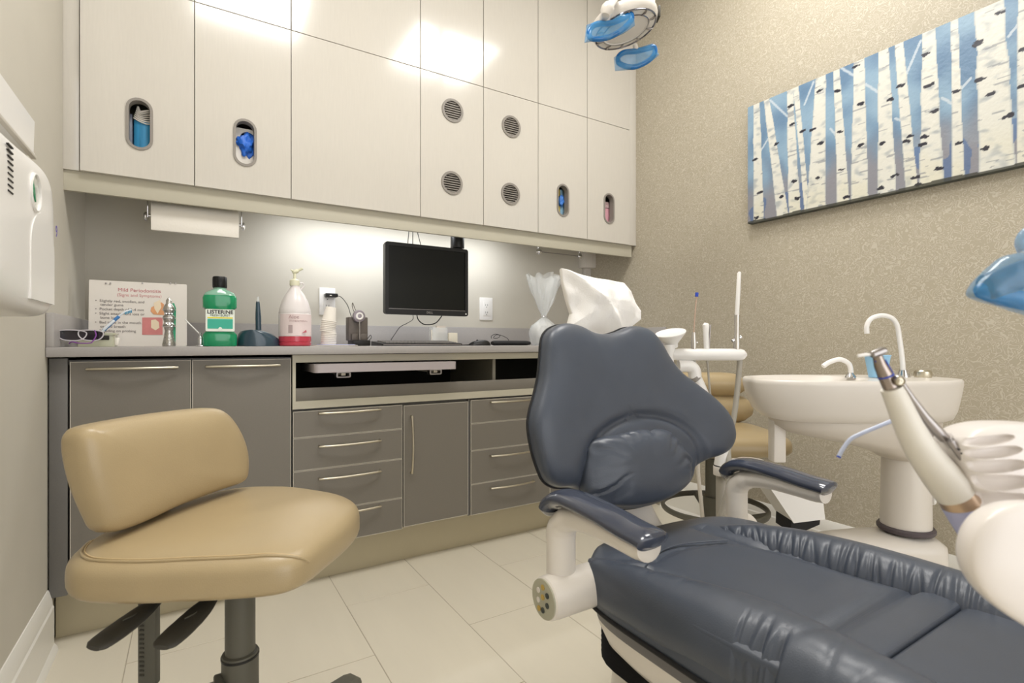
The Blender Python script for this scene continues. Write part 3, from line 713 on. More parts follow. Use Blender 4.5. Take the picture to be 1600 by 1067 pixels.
# monitor
Yn = 2.40
p00 = onY(601, 492, Yn); x0 = onY(602, 430, Yn).x; x1 = onY(731.5, 430, Yn).x
z1 = onY(603, 376.5, Yn).z; z0 = onY(603, 490.5, Yn).z
t = thing('computer_monitor', 'black flat computer monitor, switched off, over the keyboard', 'monitor', ((x0+x1)/2, Yn+.1, z0))
bw = .017
MB().prism([rrect(x0, x1, z0, z1, .012), rrect(x0+bw, x1-bw, z0+.03, z1-bw, .001)[::-1]], frD, Yn, Yn+.022).build('bezel', M['black'], t)
MB().prism([rrect(x0+.002, x1-.002, z0+.002, z1-.002, .012)], frD, Yn+.018, Yn+.04).build('rear_shell', M['black'], t)
MB().box(x0+bw, x1-bw, Yn+.005, Yn+.009, z0+.03, z1-bw).build('screen', M['screen'], t)
MB().box(x0+bw, x1-bw, Yn-.0006, Yn+.001, z0+.0265, z0+.028).build('highlight_strip', M['steel'], t)
text('DELL', .015, ((x0+x1)/2+.006, Yn-.0008, z0+.0085), (1, 0, 0), (0, 0, 1), M['steel'], t, align='CENTER')
MB().lathe([(.0035, 0), (.0035, .001), (0, .0012)], (x1-.013, Yn, z0+.012), (0, -1, 0), 12).build('power_button', M['white'], t)
xa_ = onY(716, 380, Yn+.05).x
MB().cyl((xa_, Yn+.06, z1+.012), (xa_, Yn+.06, UB-.0005), .036, n=28, bev=.003).build('arm_post', M['black'], t)
MB().cyl((xa_, Yn+.06, z1-.06), (xa_, Yn+.06, z1+.014), .026, n=24, bev=.002).build('arm_collar', M['black'], t)
MB().box((x0+x1)/2-.05, xa_+.02, Yn+.04, Yn+.075, (z0+z1)/2-.03, (z0+z1)/2+.03, .008).build('arm_bracket', M['black'], t)
MB().box(xa_-.018, xa_+.018, Yn+.045, Yn+.075, (z0+z1)/2-.03, z1-.05, .004).build('arm_upright', M['black'], t)
for (a_, b_) in (((639, 360), (637, 384)), ((645, 360), (645, 385)), ((652, 361), (658, 386))):
    p = onY(*a_, Yn+.06); q = onY(*b_, Yn+.05)
    MB().tube(catmull([Vector((p.x, p.y, UB-.0005)), p, q, Vector((q.x, Yn+.045, q.z-.06))], 4), .002, 8).build('cable', M['black'], t)
MB().tube(catmull([onY(651, 490, Yn+.045), onY(654, 500, Yn+.045), onY(664, 507, Yn+.045), onY(680, 505, Yn+.045), onY(690, 494, Yn+.045), onY(692, 488, Yn+.045)], 6), .0028, 8).build('cable', M['black'], t)
MB().tube(catmull([onY(645, 490, Yn+.045), onY(645, 499, Yn+.03), onY(636, 505, 2.36), onY(625, 511, 2.33), onY(617, 522, 2.3), onY(611, 531, 2.27)], 6), .0016, 8).build('cable', M['black'], t)

# keyboard
Yk = 2.12
a = K(597, Yk); b = K(722, Yk)
t = thing('keyboard', 'black computer keyboard with silver rim under the monitor', 'keyboard', ((a+b)/2, Yk+.07, CT))
mtx = None
MB().prism([[(Yk, CT), (Yk, CT+.008), (Yk+.01, CT+.011), (Yk+.15, CT+.02), (Yk+.155, CT+.017), (Yk+.155, CT)]], lambda u, v, d: Vector((d, u, v)), a, b).build('base', M['black'], t)
MB().box(a+.006, b-.004, Yk-.001, Yk+.002, CT+.004, CT+.0065).build('front_trim', M['steel'], t)
for r_ in range(5):
    yk = Yk+.018+r_*.024; n_ = 20; kw = (b-a-.04)/n_
    for j in range(n_):
        xx = a+.02+j*kw
        MB().box(xx+.001, xx+kw-.001, yk, yk+.02, CT+.010+r_*.0016, CT+.0165+r_*.0018, .001, 1).build('key', M['steel'] if False else mat('grey_keys', (120, 117, 115), .5), t)
# little acrylic holder & white box
Yw = 2.34
t = thing('acrylic_holder', 'clear acrylic holder with papers behind the keyboard', 'holder', (K(688, Yw), Yw, CT))
a, b = K(676, Yw), K(700, Yw); s = sc(688, Yw)
MB().prism([rrect(a, b, Yw, Yw+.05, .003), rrect(a+.002, b-.002, Yw+.002, Yw+.048, .002)[::-1]], lambda u, v, d: Vector((u, v, d)), CT, CT+28*s).build('holder_wall', M['clear'], t)
MB().box(a-.004, a+.028, Yw+.006, Yw+.012, CT, CT+24*s, .001).build('card', M['paper'], t)
MB().box(a+.03, b-.004, Yw+.02, Yw+.03, CT, CT+31*s, .001).build('card', mat('pale_card', (205, 196, 186), .6, var=.06, vs=60), t)
o = MB().box(K(701, Yw), K(715, Yw), Yw, Yw+.04, CT, CT+20*s, .002).build('card_box', mat('cream_box', (228, 222, 206), .6, bump=.02)); tag(o, 'small plain cream box right of the acrylic holder', 'box')
MB().box(K(702, Yw), K(714, Yw), Yw-.0006, Yw, CT+17*s, CT+18*s).build('lid_line', M['edge'], o if False else None) if False else None
# mouse
Yu = 2.16; a, b = K(733, Yu), K(765, Yu); cx = (a+b)/2; hw = (b-a)/2
t = thing('computer_mouse', 'black computer mouse beside the keyboard', 'mouse', (cx, Yu, CT))
rr = []
for i in range(13):
    th = PI*i/12; x_ = cx-hw*math.cos(th); hh = (.036*math.sin(th)**.7)*(.45+.55*i/12) if 0 < i < 12 else .001; ww = .03*math.sin(th)**.6+.001
    rr.append([Vector((x_, Yu+ww*math.cos(PI*j/10), CT+hh*math.sin(PI*j/10))) for j in range(11)])
MB().rings(rr).build('shell', M['black'], t)
MB().lathe([(.0, -.003), (.004, -.003), (.004, .003), (0, .003)], (cx-.012, Yu, CT+.024), (0, 1, 0), 14).build('wheel', M['rubber'], t)
MB().tube(catmull([(a, Yu, CT+.004), (a-.02, Yu+.03, CT+.003), (a-.03, Yu+.12, CT+.003)], 5), .0016, 8).build('cable', M['black'], t)
o = MB().prism([rrect(K(712, 2.2), K(742, 2.2), 2.17, 2.33, .01)], lambda u, v, d: Vector((u, v, d)), CT, CT+.004).build('mouse_mat', M['rubber']); tag(o, 'thin black mouse mat between keyboard and mouse', 'mat')
t = thing('wrist_rest', 'black foam wrist rest right of the mouse', 'wrist rest', (K(797, 2.16), 2.16, CT))
MB().tube(catmull([(K(768, 2.16)+.004, 2.16, CT+.0115), (K(785, 2.16), 2.155, CT+.012), (K(800, 2.16), 2.155, CT+.012), (K(826, 2.16), 2.16, CT+.0115)], 5), [.009]+[.0115]*14+[.009], 14, ell=2.2).build('pad', M['rubber'], t)
o = MB().tube(catmull([onY(768, 529, 2.22), onY(768, 525, 2.22), onY(774, 522, 2.22), onY(781, 524, 2.22), onY(778, 528, 2.22), onY(771, 528, 2.22), onY(776, 523, 2.22), onY(786, 525, 2.23), onY(794, 530, 2.24), Vector((K(797, 2.26), 2.26, CT+.003))], 6), .0014, 8).build('looped_cable', M['black']); tag(o, 'thin black looped cable lying behind the wrist rest', 'cable')

# cellophane gift bag
Yg = 2.26; c0 = K(850, Yg); s = sc(850, Yg)
t = thing('cellophane_bag', 'clear cellophane gift bag tied at the neck beside the chair back', 'bag', (c0, Yg, CT))
def cellobag():
    rr = []; n = 48
    prof = [(22, 0), (25, 6), (26, 20), (22, 30), (12, 38), (4.5, 43), (4, 46), (9, 56), (16, 70), (22, 84), (27, 100), (30, 108)]
    for r, z in prof:
        rr.append([Vector((c0+(r+r*(.25 if z > 46 else .08)*nz((math.cos(th)*3, math.sin(th)*3, z*.05), 1.3, 4))*s*math.cos(th)+(z-46)*.02*s*(z > 46),
                           Yg+(r*.7+r*.2*nz((math.cos(th)*4, math.sin(th)*4, z*.07), 1.6, 8))*s*math.sin(th), CT+(z+(7*nz((math.cos(th)*2, math.sin(th)*2, 1), 1.5, 2) if z > 95 else 0))*s)) for th in [2*PI*i/n for i in range(n)]])
    return MB().rings(rr, cap=False)
cellobag().build('bag_film', M['cello'], t)
for k in range(7):
    ang = k*.9; MB().tube(catmull([(c0+3*s*math.cos(ang), Yg+3*s*math.sin(ang), CT+46*s), (c0+10*s*math.cos(ang), Yg+7*s*math.sin(ang), CT+75*s), (c0+(22+k)*s*math.cos(ang), Yg+10*s*math.sin(ang), CT+(98+3*k % 7)*s)], 5), .0011, 6).build('crease', mat('foil_glint', (225, 228, 230), .15, .6), t)
crumple((c0, Yg, CT+21*s), 15*s, (1.1, .9, 1.1), 12, mat('white_goods', (214, 212, 208), .5, bump=.5, bs=90), 'wrapped_goods', t, .2)
MB().tube([(c0+5*s*math.cos(q), Yg+5*s*math.sin(q), CT+44.5*s) for q in [2*PI*i/16 for i in range(16)]], .0022, 8, closed=True).build('tie', M['chrome'], t)

# towel roll under cabinets
Yt = 2.36
pl = onY(237, 335, Yt); pr_ = onY(372, 352, Yt); zc = onY(237, 337, Yt).z
t = thing('paper_towel_roll', 'white paper towel roll hanging under the left wall cabinets', 'paper towels', ((pl.x+pr_.x)/2, Yt, zc))
R = .055
path = [(pl.x, Yt, zc), (pr_.x, Yt, zc)]
MB().cyl(*path, R, n=48, bev=.002).build('roll', M['paper'], t)
MB().box(pl.x+.001, pr_.x-.001, Yt-R-.0012, Yt-R+.0006, zc-.062, zc+.01, .0004).build('hanging_sheet', M['paper'], t)
t = thing('towel_holder', 'chrome rail holding the paper towel roll', 'holder', ((pl.x+pr_.x)/2, Yt, ZB-.02), 'chrome towel rails')
for x_, sg in ((pl.x-.012, -1), (pr_.x+.012, 1)):
    MB().box(x_-.002, x_+.002, Yt-.012, Yt+.012, zc-.01, UB-.0005, .001).build('bracket', M['chrome'], t)
    MB().lathe([(0, 0), (.012, 0), (.017, .004), (.017, .008), (.01, .013), (0, .014)], (x_, Yt, zc-.005), (sg, 0, 0), 20).build('end_knob', M['chrome'], t)
MB().cyl((pl.x-.012, Yt, zc), (pr_.x+.012, Yt, zc), .006).build('rod', M['chrome'], t)
# empty rail on right
Yr = 2.42
pl = onY(841, 393, Yr); pr_ = onY(905, 399, Yr)
t = thing('towel_holder', 'empty chrome rail under the right wall cabinets', 'holder', ((pl.x+pr_.x)/2, Yr, ZB-.02), 'chrome towel rails')
for x_, sg in ((pl.x, -1), (pr_.x, 1)):
    MB().box(x_-.002, x_+.002, Yr-.01, Yr+.01, pl.z-.008, UB-.0005, .001).build('bracket', M['chrome'], t)
    MB().lathe([(0, -.006), (.01, -.006), (.017, 0), (.017, .004), (.01, .01), (0, .011)], (x_, Yr-.006, pl.z), (sg*.3, -1, 0), 20).build('end_knob', M['chrome'], t)
MB().cyl((pl.x, Yr, pl.z), (pr_.x, Yr, pl.z), .0025).build('rod', M['steel'], t)
pz = onY(919, 430, YB-.02)
t = thing('paper_strip_dispenser', 'white speckled upright strip in the corner under the cabinets', 'strip', (pz.x, YB, 1.38))
MB().box(K(913, YB-.02), K(929.5, YB-.02), YB-.02, YB-.001, 1.03, 1.415, .002).build('strip', mat('speckled_white', (205, 200, 192), .6, var=.12, vs=120), t)
MB().tube(catmull([onY(918, 396, YB-.06), onY(928, 400, YB-.06), onY(935, 406, YB-.06), onY(933, 412, YB-.06), onY(924, 412, YB-.06)], 6), .004, 8).build('hook', M['ivory'], t)
MB().box(K(911, YB-.05), K(931, YB-.05), YB-.07, YB-.001, 1.415, UB-.0005, .002).build('mount', M['ivory'], t)

# ------------------------------------------------------------------ left wall dispensers
def disp_dispenser():
    t = thing('towel_dispenser', 'white rounded dispenser with round window on the left wall', 'dispenser', (XL, 1.25, .98))
    n = 14; rr = []
    z0, z1 = .975, 1.30
    # outline in (y,z), extruded from wall with a domed front
    out = [(1.0, 1.0), (1.02, .99), (1.15, .975), (1.3, .972), (1.40, .973), (1.46, .985), (1.483, 1.02), (1.49, 1.10), (1.487, 1.18), (1.475, 1.24), (1.45, 1.268), (1.38, 1.278), (1.2, 1.265), (1.04, 1.255), (1.005, 1.24), (.998, 1.1)]
    out = [(v.x, v.y) for v in catmull([Vector((a, b, 0)) for a, b in out], 5, True)]
    c = (1.24, 1.12)
    fr = lambda u, v, d: Vector((XL+.045+d, u, v))
    m = pillow(out, c, fr, .075, .04, 7, 28)
    m.build('cover', M['white'], t)
    X = XL+.045+.075
    # slots, window, moulded panel
    for k in range(9):
        p = onX(17, 228+k*9.0, X+.001)
        MB().box(X-.002, X+.0012, p.y-.012, p.y+.014, p.z-.0012, p.z+.0012).build('slot', M['dark'], t)
    p = onX(55, 301, X)
    MB().lathe([(.036, -.01), (.036, .002), (.033, .0035), (.031, .002), (.031, -.01)], (X, p.y, p.z), (1, 0, 0), 32, caps=False).build('window_rim', M['white'], t)
    MB().lathe([(.031, -.004), (0, -.0035)], (X+.004, p.y, p.z), (1, 0, 0), 28, caps=False).build('window', mat('window_grey', (215, 218, 210), .15, coat=.5), t)
    MB().prism([[(p.y-.024, p.z-.004), (p.y-.004, p.z-.018), (p.y-.010, p.z+.002), (p.y-.022, p.z+.016)]], lambda u, v, d: Vector((d, u, v)), X+.0005, X+.0022).build('indicator', mat('indicator_green', (35, 140, 95), .4), t)
    # arched raised panel
    ap = []
    for i in range(13):
        th = PI*i/12; ap.append((1.335+.092*math.cos(th), 1.10+.07*math.sin(th)))
    ap += [(1.243, 1.0), (1.427, 1.0)]
    MB().prism([ap], lambda u, v, d: Vector((d, u, v)), X-.012, X+.0015).build('front_panel', M['white'], t)
    p = onX(93, 343, X-.02)
    text('9', .035, (X-.001, 1.452, 1.148), (0, 1, 0), (0, 0, 1), mat('print_violet', (90, 70, 170), .5), t)
    return t
disp_dispenser()
t = thing('wall_box', 'white square-edged box above the dispenser on the left wall', 'box', (XL, 1.4, 1.34))
MB().box(XL, XL+.067, .9, 1.55, 1.338, 1.345, .001).build('base', M['white'], t)
MB().prism([[(XL, 1.345), (XL+.065, 1.345), (XL+.067, 1.415), (XL, 1.44)]], lambda u, v, d: Vector((u, d, v)), .9, 1.548).build('housing', M['white'], t)
MB().box(XL+.06, XL+.0695, 1.0, 1.552, 1.332, 1.339, .001).build('lip', M['edge'], t)

# ------------------------------------------------------------------ painting
def painting():
    X = XR-.034
    pl = onX(1168.5, 260, X); y1 = pl.y; y0 = y1-1.42; z1 = onX(1168.5, 168, X).z; z0 = onX(1168.5, 350, X).z
    t = thing('birch_painting', 'wide canvas painting of white birch trunks on blue, right wall', 'painting', (XR, (y0+y1)/2, z0))
    MB().box(X+.0005, XR-.001, y0, y1, z0, z1, .001).build('canvas_edge', mat('canvas_edge_paint', (70, 74, 68), .7, var=.45, vs=14, stretch=(1, 1.5, 6)), t)
    def cv(cx, cy): p = onX(1150+.356*cx, .356*cy, X); return (p.y, (p.z-z0)/(z1-z0))
    def Yp(cx): return cv(cx, 500)[0]
    trunks = []
    for top, mid, bot, wt, wb in ((90, 95, 100, 28, 46), (134, 170, 205, 26, 50), (237, 245, 258, 27, 52), (262, 288, 312, 24, 22), (372, 360, 350, 44, 88),
                                  (440, 458, 470, 28, 54), (540, 541, 542, 46, 80), (647, 655, 662, 48, 84), (715, 742, 772, 40, 54), (846, 850, 858, 56, 112),
                                  (958, 968, 976, 32, 54), (1110, 1130, 1147, 128, 160), (1262, 1262, 1262, 50, 60)):
        trunks.append((Yp(top), Yp(mid), Yp(bot), abs(Yp(top-wt/2)-Yp(top+wt/2))/2, abs(Yp(bot-wb/2)-Yp(bot+wb/2))/2))
    yy = Yp(1262)-.1
    while yy > y0+.03:
        trunks.append((yy, yy+random.uniform(-.02, .02), yy+random.uniform(-.03, .03), .02+random.random()*.02, .03+random.random()*.02)); yy -= random.uniform(.09, .15)
    marks = [cv(*m) for m in ((83, 700), (105, 845), (92, 955), (175, 632), (200, 865), (242, 465), (245, 545), (290, 575), (335, 568), (370, 628), (362, 780), (445, 398), (457, 577), (460, 745), (545, 458), (548, 638), (637, 630), (635, 825), (680, 437), (720, 378), (750, 620), (760, 600), (850, 372), (835, 378), (868, 487), (825, 600), (820, 632), (965, 400), (980, 628), (1070, 180), (1060, 195), (1115, 412), (1210, 500), (1195, 512), (1098, 650), (1160, 55), (1070, 350), (790, 780), (885, 740), (695, 770), (485, 865), (268, 870), (830, 240), (525, 292), (365, 400), (253, 795), (800, 810), (1260, 215), (1258, 380))]
    twigs = [(cv(150, 440), cv(225, 510)), (cv(340, 360), cv(300, 460)), (cv(110, 660), cv(140, 610)), (cv(465, 300), cv(515, 330)), (cv(570, 370), cv(625, 405)), (cv(810, 180), cv(748, 325)), (cv(1260, 80), cv(1195, 160)), (cv(1030, 345), cv(980, 400)), (cv(415, 565), cv(440, 595)), (cv(905, 430), cv(950, 455)), (cv(700, 520), cv(730, 530))]
    NY, NZ = 470, 190
    Wd = y1-y0; Hd = z1-z0
    me = bpy.data.meshes.new('painted_face'); vs = []; cols = []
    def sm(a, b, x): x = max(0, min(1, (x-a)/(b-a))); return x*x*(3-2*x)
    def mixc(a, b, t): return [a[i]+(b[i]-a[i])*t for i in range(3)]
    for j in range(NZ+1):
        v = j/NZ
        for i in range(NY+1):
            y = y0+Wd*i/NY; vs.append((X, y, z0+Hd*v))
            n1 = nz((y*5, v*3, 0), 1, 1); n2 = nz((y*14, v*7, 0), 1, 5)
            c = mixc([100, 130, 160], [140, 168, 190], sm(-.5, .5, n1+n2*.6)); c = mixc([136, 136, 144], c, sm(.12, .48, v+n2*.15))
            if v < .3 and n1+n2 > .42: c = mixc(c, [70, 100, 150], .6)
            for a, b in twigs:
                dx, dv = b[0]-a[0], (b[1]-a[1])*Hd; L2 = dx*dx+dv*dv
                q = max(0, min(1, ((y-a[0])*dx+(v-a[1])*Hd*dv)/L2)); dd = math.hypot(y-a[0]-dx*q, (v-a[1])*Hd-dv*q)
                if dd < .0042: c = mixc(c, [205, 212, 218], .75)
            for (ty, my, by, wt, wb) in trunks:
                k = 1-v; yc = (ty*(1-k)**2+2*my*k*(1-k)+by*k*k); w_ = wt+(wb-wt)*k
                w_ *= 1+.12*nz((y*3, v*6, ty*9), 1, 3); d = abs(y-yc)
                if d < w_:
                    sh = nz((y*30, v*26, ty), 1, 7); e = d/w_
                    cc = mixc([216, 215, 206], [172, 177, 178], sm(.05, .75, sh+.25*nz((y*60, v*70, 3), 1, 2))); cc = mixc(cc, [214, 208, 180], .4*sm(.35, 0, v)*sm(-.2, .4, n2+.1))
                    if e > .84: cc = mixc(cc, [178, 184, 186], sm(.84, 1, e)*.7)
                    if nz((y*16, v*60, ty*4), 1, 11) > .47: cc = mixc(cc, [120, 124, 132], .55)
                    c = cc
            for my_, mv in marks:
                dy = (y-my_)/.0135; dz = ((v-mv)*Hd)/.0068
                if abs(dy) < 2 and abs(dz) < 2.5:
                    q = dy*dy+dz*dz+1.2*nz((y*90, v*60, 0), 1, 2)
                    if q < .95: c = [38, 38, 50]
            if v < .012+.012*(n2+.5): c = mixc(c, [50, 50, 42], .8)
            cols.append(c)
    fs = [(j*(NY+1)+i, j*(NY+1)+i+1, (j+1)*(NY+1)+i+1, (j+1)*(NY+1)+i) for j in range(NZ) for i in range(NY)]
    org = WP[t.name]
    me.from_pydata([Vector(v)-org for v in vs], [], [f[::-1] for f in fs])
    ca = me.color_attributes.new('paint', 'FLOAT_COLOR', 'POINT')
    flat = []
    for c in cols: flat += [lin(c[0]), lin(c[1]), lin(c[2]), 1]
    ca.data.foreach_set('color', flat)
    m = bpy.data.materials.new('oil_paint'); m.use_nodes = True; nt = m.node_tree; b = nt.nodes['Principled BSDF']
    vc = nt.nodes.new('ShaderNodeVertexColor'); vc.layer_name = 'paint'; nt.links.new(vc.outputs[0], b.inputs['Base Color'])
    n = nt.nodes.new('ShaderNodeTexNoise'); n.inputs['Scale'].default_value = 70; tc = nt.nodes.new('ShaderNodeTexCoord'); nt.links.new(tc.outputs['Object'], n.inputs['Vector'])
    bp = nt.nodes.new('ShaderNodeBump'); bp.inputs['Strength'].default_value = .35; bp.inputs['Distance'].default_value = .003
    nt.links.new(n.outputs[0], bp.inputs['Height']); nt.links.new(bp.outputs[0], b.inputs['Normal']); b.inputs['Roughness'].default_value = .38
    me.materials.append(m)
    o = bpy.data.objects.new('painted_face', me); COL.objects.link(o); o.parent = t
painting()

# ------------------------------------------------------------------ dental chair
def dental_chair():
    t = thing('dental_chair', 'navy leather dental chair with ivory shell and armrests', 'dental chair', (.92, .45, 0))
    nav = M['navy']
    # backrest
    p0 = Vector((.9, .885, .54)); rec = .24
    n = Vector((0, -1, rec)).normalized(); ez = Vector((0, rec, 1)).normalized()
    def loc2(px, py, off=0):
        q = hit(px, py, p0+n*off, n)-p0; return (q.x, q.dot(ez))
    def fr(off=0, wing=.55):
        return lambda u, v, d: p0+Vector((u, 0, 0))+ez*v+n*(d+off+wing*max(0, abs(u)-.06)**2)
    o = [(850, 528), (862, 512), (882, 505), (903, 508), (925, 518), (945, 521), (965, 517), (985, 509), (1003, 510), (1018, 518), (1031, 535), (1044, 559), (1060, 582), (1082, 603), (1105, 626), (1123, 652), (1131, 680), (1127, 701), (1115, 712), (1096, 720), (1084, 733), (1078, 752), (1060, 770), (1035, 784), (1005, 793), (975, 795), (945, 792), (920, 783), (906, 769), (893, 762), (868, 761), (848, 751), (836, 728), (827, 700), (822, 668), (825, 645), (834, 618), (842, 590), (846, 560)]
    out = [(v.x, v.y) for v in catmull([Vector((*loc2(*q, .02), 0)) for q in o], 4, True)]
    c = loc2(972, 645, .02)
    lp = loc2(1000, 730, .02)
    def disp(u, v, s):
        # hollow around the lumbar pad, gathers beside it
        dx = (u-lp[0])/.2; dv = (v-lp[1])/.125; q = math.sqrt(dx*dx+dv*dv)
        h = -.012*math.exp(-((q-.95)/.085)**2)
        h += .002*nz((u*9, v*9, 0), 1, 3)*(1+2*math.exp(-((q-1.15)/.3)**2))
        return h
    bk = pillow(out, c, fr(), .055, .035, 3.6, 34, disp).build('backrest', nav, t)
    # edge piping
    out2 = [c_ for c_ in out]
    MB().tube([fr()(u, v, -.006) for u, v in out2], .0035, 8, closed=True).build('piping', M['rubber'], bk)
    # shell behind
    cs = [(c[0]+(u-c[0])*.86, c[1]+(v-c[1])*.88) for u, v in out]
    pillow(cs, c, lambda u, v, d: fr()(u, v, d-.035), .02, .03, 5, 10).build('back_shell', M['ivory'], bk)
    o = [(917, 712), (918, 696), (930, 685), (955, 679), (985, 672), (1010, 669), (1035, 670), (1052, 678), (1062, 692), (1073, 706), (1081, 720), (1078, 748), (1061, 768), (1036, 782), (1005, 790), (975, 792), (945, 789), (925, 780), (915, 766), (913, 740)]
    lo = [(v.x, v.y) for v in catmull([Vector((*loc2(*q, .05), 0)) for q in o], 5, True)]
    lc = loc2(998, 730, .05)
    rc = random.Random(5)
    creases = [(rc.uniform(.4, 2.7), rc.uniform(.04, .09), rc.uniform(.004, .010), rc.uniform(.45, .7)) for _ in range(12)]
    creases += [(PI+rc.uniform(-.5, .45), rc.uniform(.04, .1), rc.uniform(.006, .013), rc.uniform(.3, .55)) for _ in range(8)]
    creases += [(rc.uniform(-.25, .4), rc.uniform(.04, .08), rc.uniform(.004, .010), rc.uniform(.4, .6)) for _ in range(6)]
    def d2(u, v, s):
        a = math.atan2(v-lc[1], u-lc[0])
        h = 0
        for (a0, w0, dp, s0) in creases:
            da = (a-a0+PI) % (2*PI)-PI
            h -= dp*math.exp(-((da+.25*nz((s*3, a0, 0), 1, 2))/w0)**2)*max(0, s-s0)/(1-s0)
        return h+.006*nz((u*13+.3*v*13, v*6, 0), 1, 2)
    pillow(lo, lc, fr(.034, .3), .056, .03, 2.9, 40, d2).build('lumbar_pad', nav, bk)
    # headrest core inside the paper cover and its stem
    MB().box(.89, .98, 1.074, 1.090, .95, 1.0, .006, 3).build('headrest', nav, t)
    MB().box(.91, .95, 1.078, 1.092, .7, .98, .006).build('headrest_stem', M['steel'], t)
    # back support arm
    MB().tube(catmull([(.93, 1.0, .72), (.93, .99, .6), (.93, .92, .48), (.93, .8, .38)], 6), .035, 14, ell=1.8).build('back_support', M['ivory'], t)
    # seat cushion
    so = [(.665, .331), (.652, .45), (.65, .6), (.652, .73), (.672, .8), (.73, .842), (.82, .862), (.92, .868), (1.02, .86), (1.1, .835), (1.145, .78), (1.158, .7), (1.16, .55), (1.165, .331)]
    so = [(v.x, v.y) for v in catmull([Vector((*q, 0)) for q in so], 6)]
    def sd(u, v, s):
        h = .004-.007*math.exp(-((u-.915)/.2)**2)
        le = .70+.085*min(1, max(0, (.75-v)/.3)); re = 1.005+.06*min(1, max(0, (.76-v)/.35))
        h -= .012*math.exp(-((u-le)/.018)**2)+.010*math.exp(-((u-re)/.016)**2)*(v < .8)
        # arc seam
        r = math.hypot((u-.86)/1.15, v-.56); 
        if v > .6: h -= .004*math.exp(-((r-.17)/.006)**2)
        # gathers near left rear
        h += .0035*math.sin((u*.7+v*.7)*150)*math.exp(-((u-.72)/.04)**2-((v-.74)/.05)**2)
        h += .0018*nz((u*10, v*7, 0), 1, 6)
        return h
    frS = lambda u, v, d: Vector((u, v, .45+d))
    pillow(so, (.91, .5), frS, .046, .045, 12, 60, sd).build('seat_cushion', nav, t)
    arc = [onZ(*q, .497) for q in ((1000, 896), (1012, 880), (1030, 863), (1050, 854), (1073, 849), (1105, 846), (1137, 844))]
    MB().tube(catmull(arc, 6), .0016, 8).build('seat_seam', nav, t)
    lo_ = [(.66, .332), (.655, .15), (.66, -.15), (.70, -.42), (.80, -.5), (.92, -.52), (1.04, -.5), (1.13, -.42), (1.165, -.15), (1.17, .15), (1.165, .332)]
    lo_ = [(v.x, v.y) for v in catmull([Vector((*q, 0)) for q in lo_], 6)]
    pillow(lo_, (.91, 0), frS, .046, .045, 14, 30, lambda u, v, s: .0015*nz((u*8, v*7, 0), 1, 6)).build('leg_cushion', nav, t)
    # bolsters
    def bolster(pts, seed, inner, cr):
        K_ = 46
        P = catmull([Vector((a, b, z)) for a, b, z, w, h in pts], K_); WH = catmull([Vector((w, h, 0)) for a, b, z, w, h in pts], K_)
        rr = []; n_ = 52
        for i, p in enumerate(P):
            d = (P[min(i+1, len(P)-1)]-P[max(i-1, 0)]).normalized(); sd_ = Vector((d.y, -d.x, 0)).normalized()
            if sd_.x < 0: sd_ = -sd_
            row = []
            for j in range(n_):
                th = 2*PI*j/n_; cx_, sz = math.cos(th), math.sin(th); y = p.y; side = cx_*inner; dd = 0
                for (y0_, w_, dp, c0_, cw, sk) in cr:
                    yy = y-y0_-sk*(side-c0_)
                    if abs(yy) < w_*3: dd -= dp*math.exp(-(yy/w_)**2)*math.exp(-((side-c0_)/cw)**2)*(sz > -.6)
                k = 1+.018*nz((y*14, cx_*1.5, sz*1.5), 1, seed+4)
                row.append(p+sd_*cx_*(WH[i].x*k+dd)+Vector((0, 0, 1))*sz*(WH[i].y*k+dd))
            rr.append(row)
        return MB().rings(rr).build('bolster', nav, t, angle=70)
    rb = random.Random(11)
    crl = [(rb.uniform(.40, .51), rb.uniform(.003, .006), rb.uniform(.002, .0045), rb.uniform(-1.0, -.7), .3, rb.uniform(-.01, .01)) for _ in range(11)]
    crl += [(rb.uniform(.56, .78), rb.uniform(.004, .009), rb.uniform(.0015, .004), rb.uniform(.3, .8), .5, rb.uniform(-.05, -.01)) for _ in range(12)]
    crl += [(rb.uniform(.1, .4), rb.uniform(.004, .009), rb.uniform(.001, .003), rb.uniform(-.5, .8), .5, rb.uniform(-.03, .03)) for _ in range(8)]
    crr = [(.76-.0125*k+rb.uniform(-.005, .005), rb.uniform(.0022, .0045), rb.uniform(.0015, .005), rb.uniform(.6, 1.0), rb.uniform(.3, .55), rb.uniform(-.03, .0)) for k in range(38)]
    bolster([(.675, .80, .458, .012, .024), (.676, .77, .456, .028, .044), (.682, .70, .456, .038, .056), (.699, .60, .458, .056, .065), (.717, .50, .46, .071, .070), (.724, .42, .46, .075, .072), (.722, .33, .459, .071, .070), (.714, .15, .457, .064, .066), (.71, -.1, .455, .055, .06), (.74, -.42, .452, .03, .035)], 2, 1, crl)
    bolster([(1.03, .79, .468, .010, .018), (1.05, .755, .464, .032, .036), (1.075, .69, .463, .050, .052), (1.095, .60, .463, .062, .062), (1.105, .50, .463, .064, .067), (1.112, .40, .462, .063, .068), (1.115, .30, .461, .060, .067), (1.12, .1, .458, .055, .062), (1.115, -.15, .457, .05, .055), (1.09, -.42, .452, .03, .035)], 5, -1, crr)
    # grey trim and ivory shell, lofted down
    allo = [(.66, .0), (.652, .3), (.65, .6), (.655, .74), (.68, .81), (.75, .855), (.92, .872), (1.08, .85), (1.14, .79), (1.165, .7), (1.17, .3), (1.17, 0), (1.15, -.3), (1.05, -.49), (.92, -.52), (.78, -.49), (.68, -.3)]
    allo = [v for v in catmull([Vector((*q, 0)) for q in allo], 5, True)]
    cc = Vector((.91, .18, 0))
    def ring(k, ky, z): return [Vector((cc.x+(v.x-cc.x)*k, cc.y+(v.y-cc.y)*ky, z)) for v in allo]
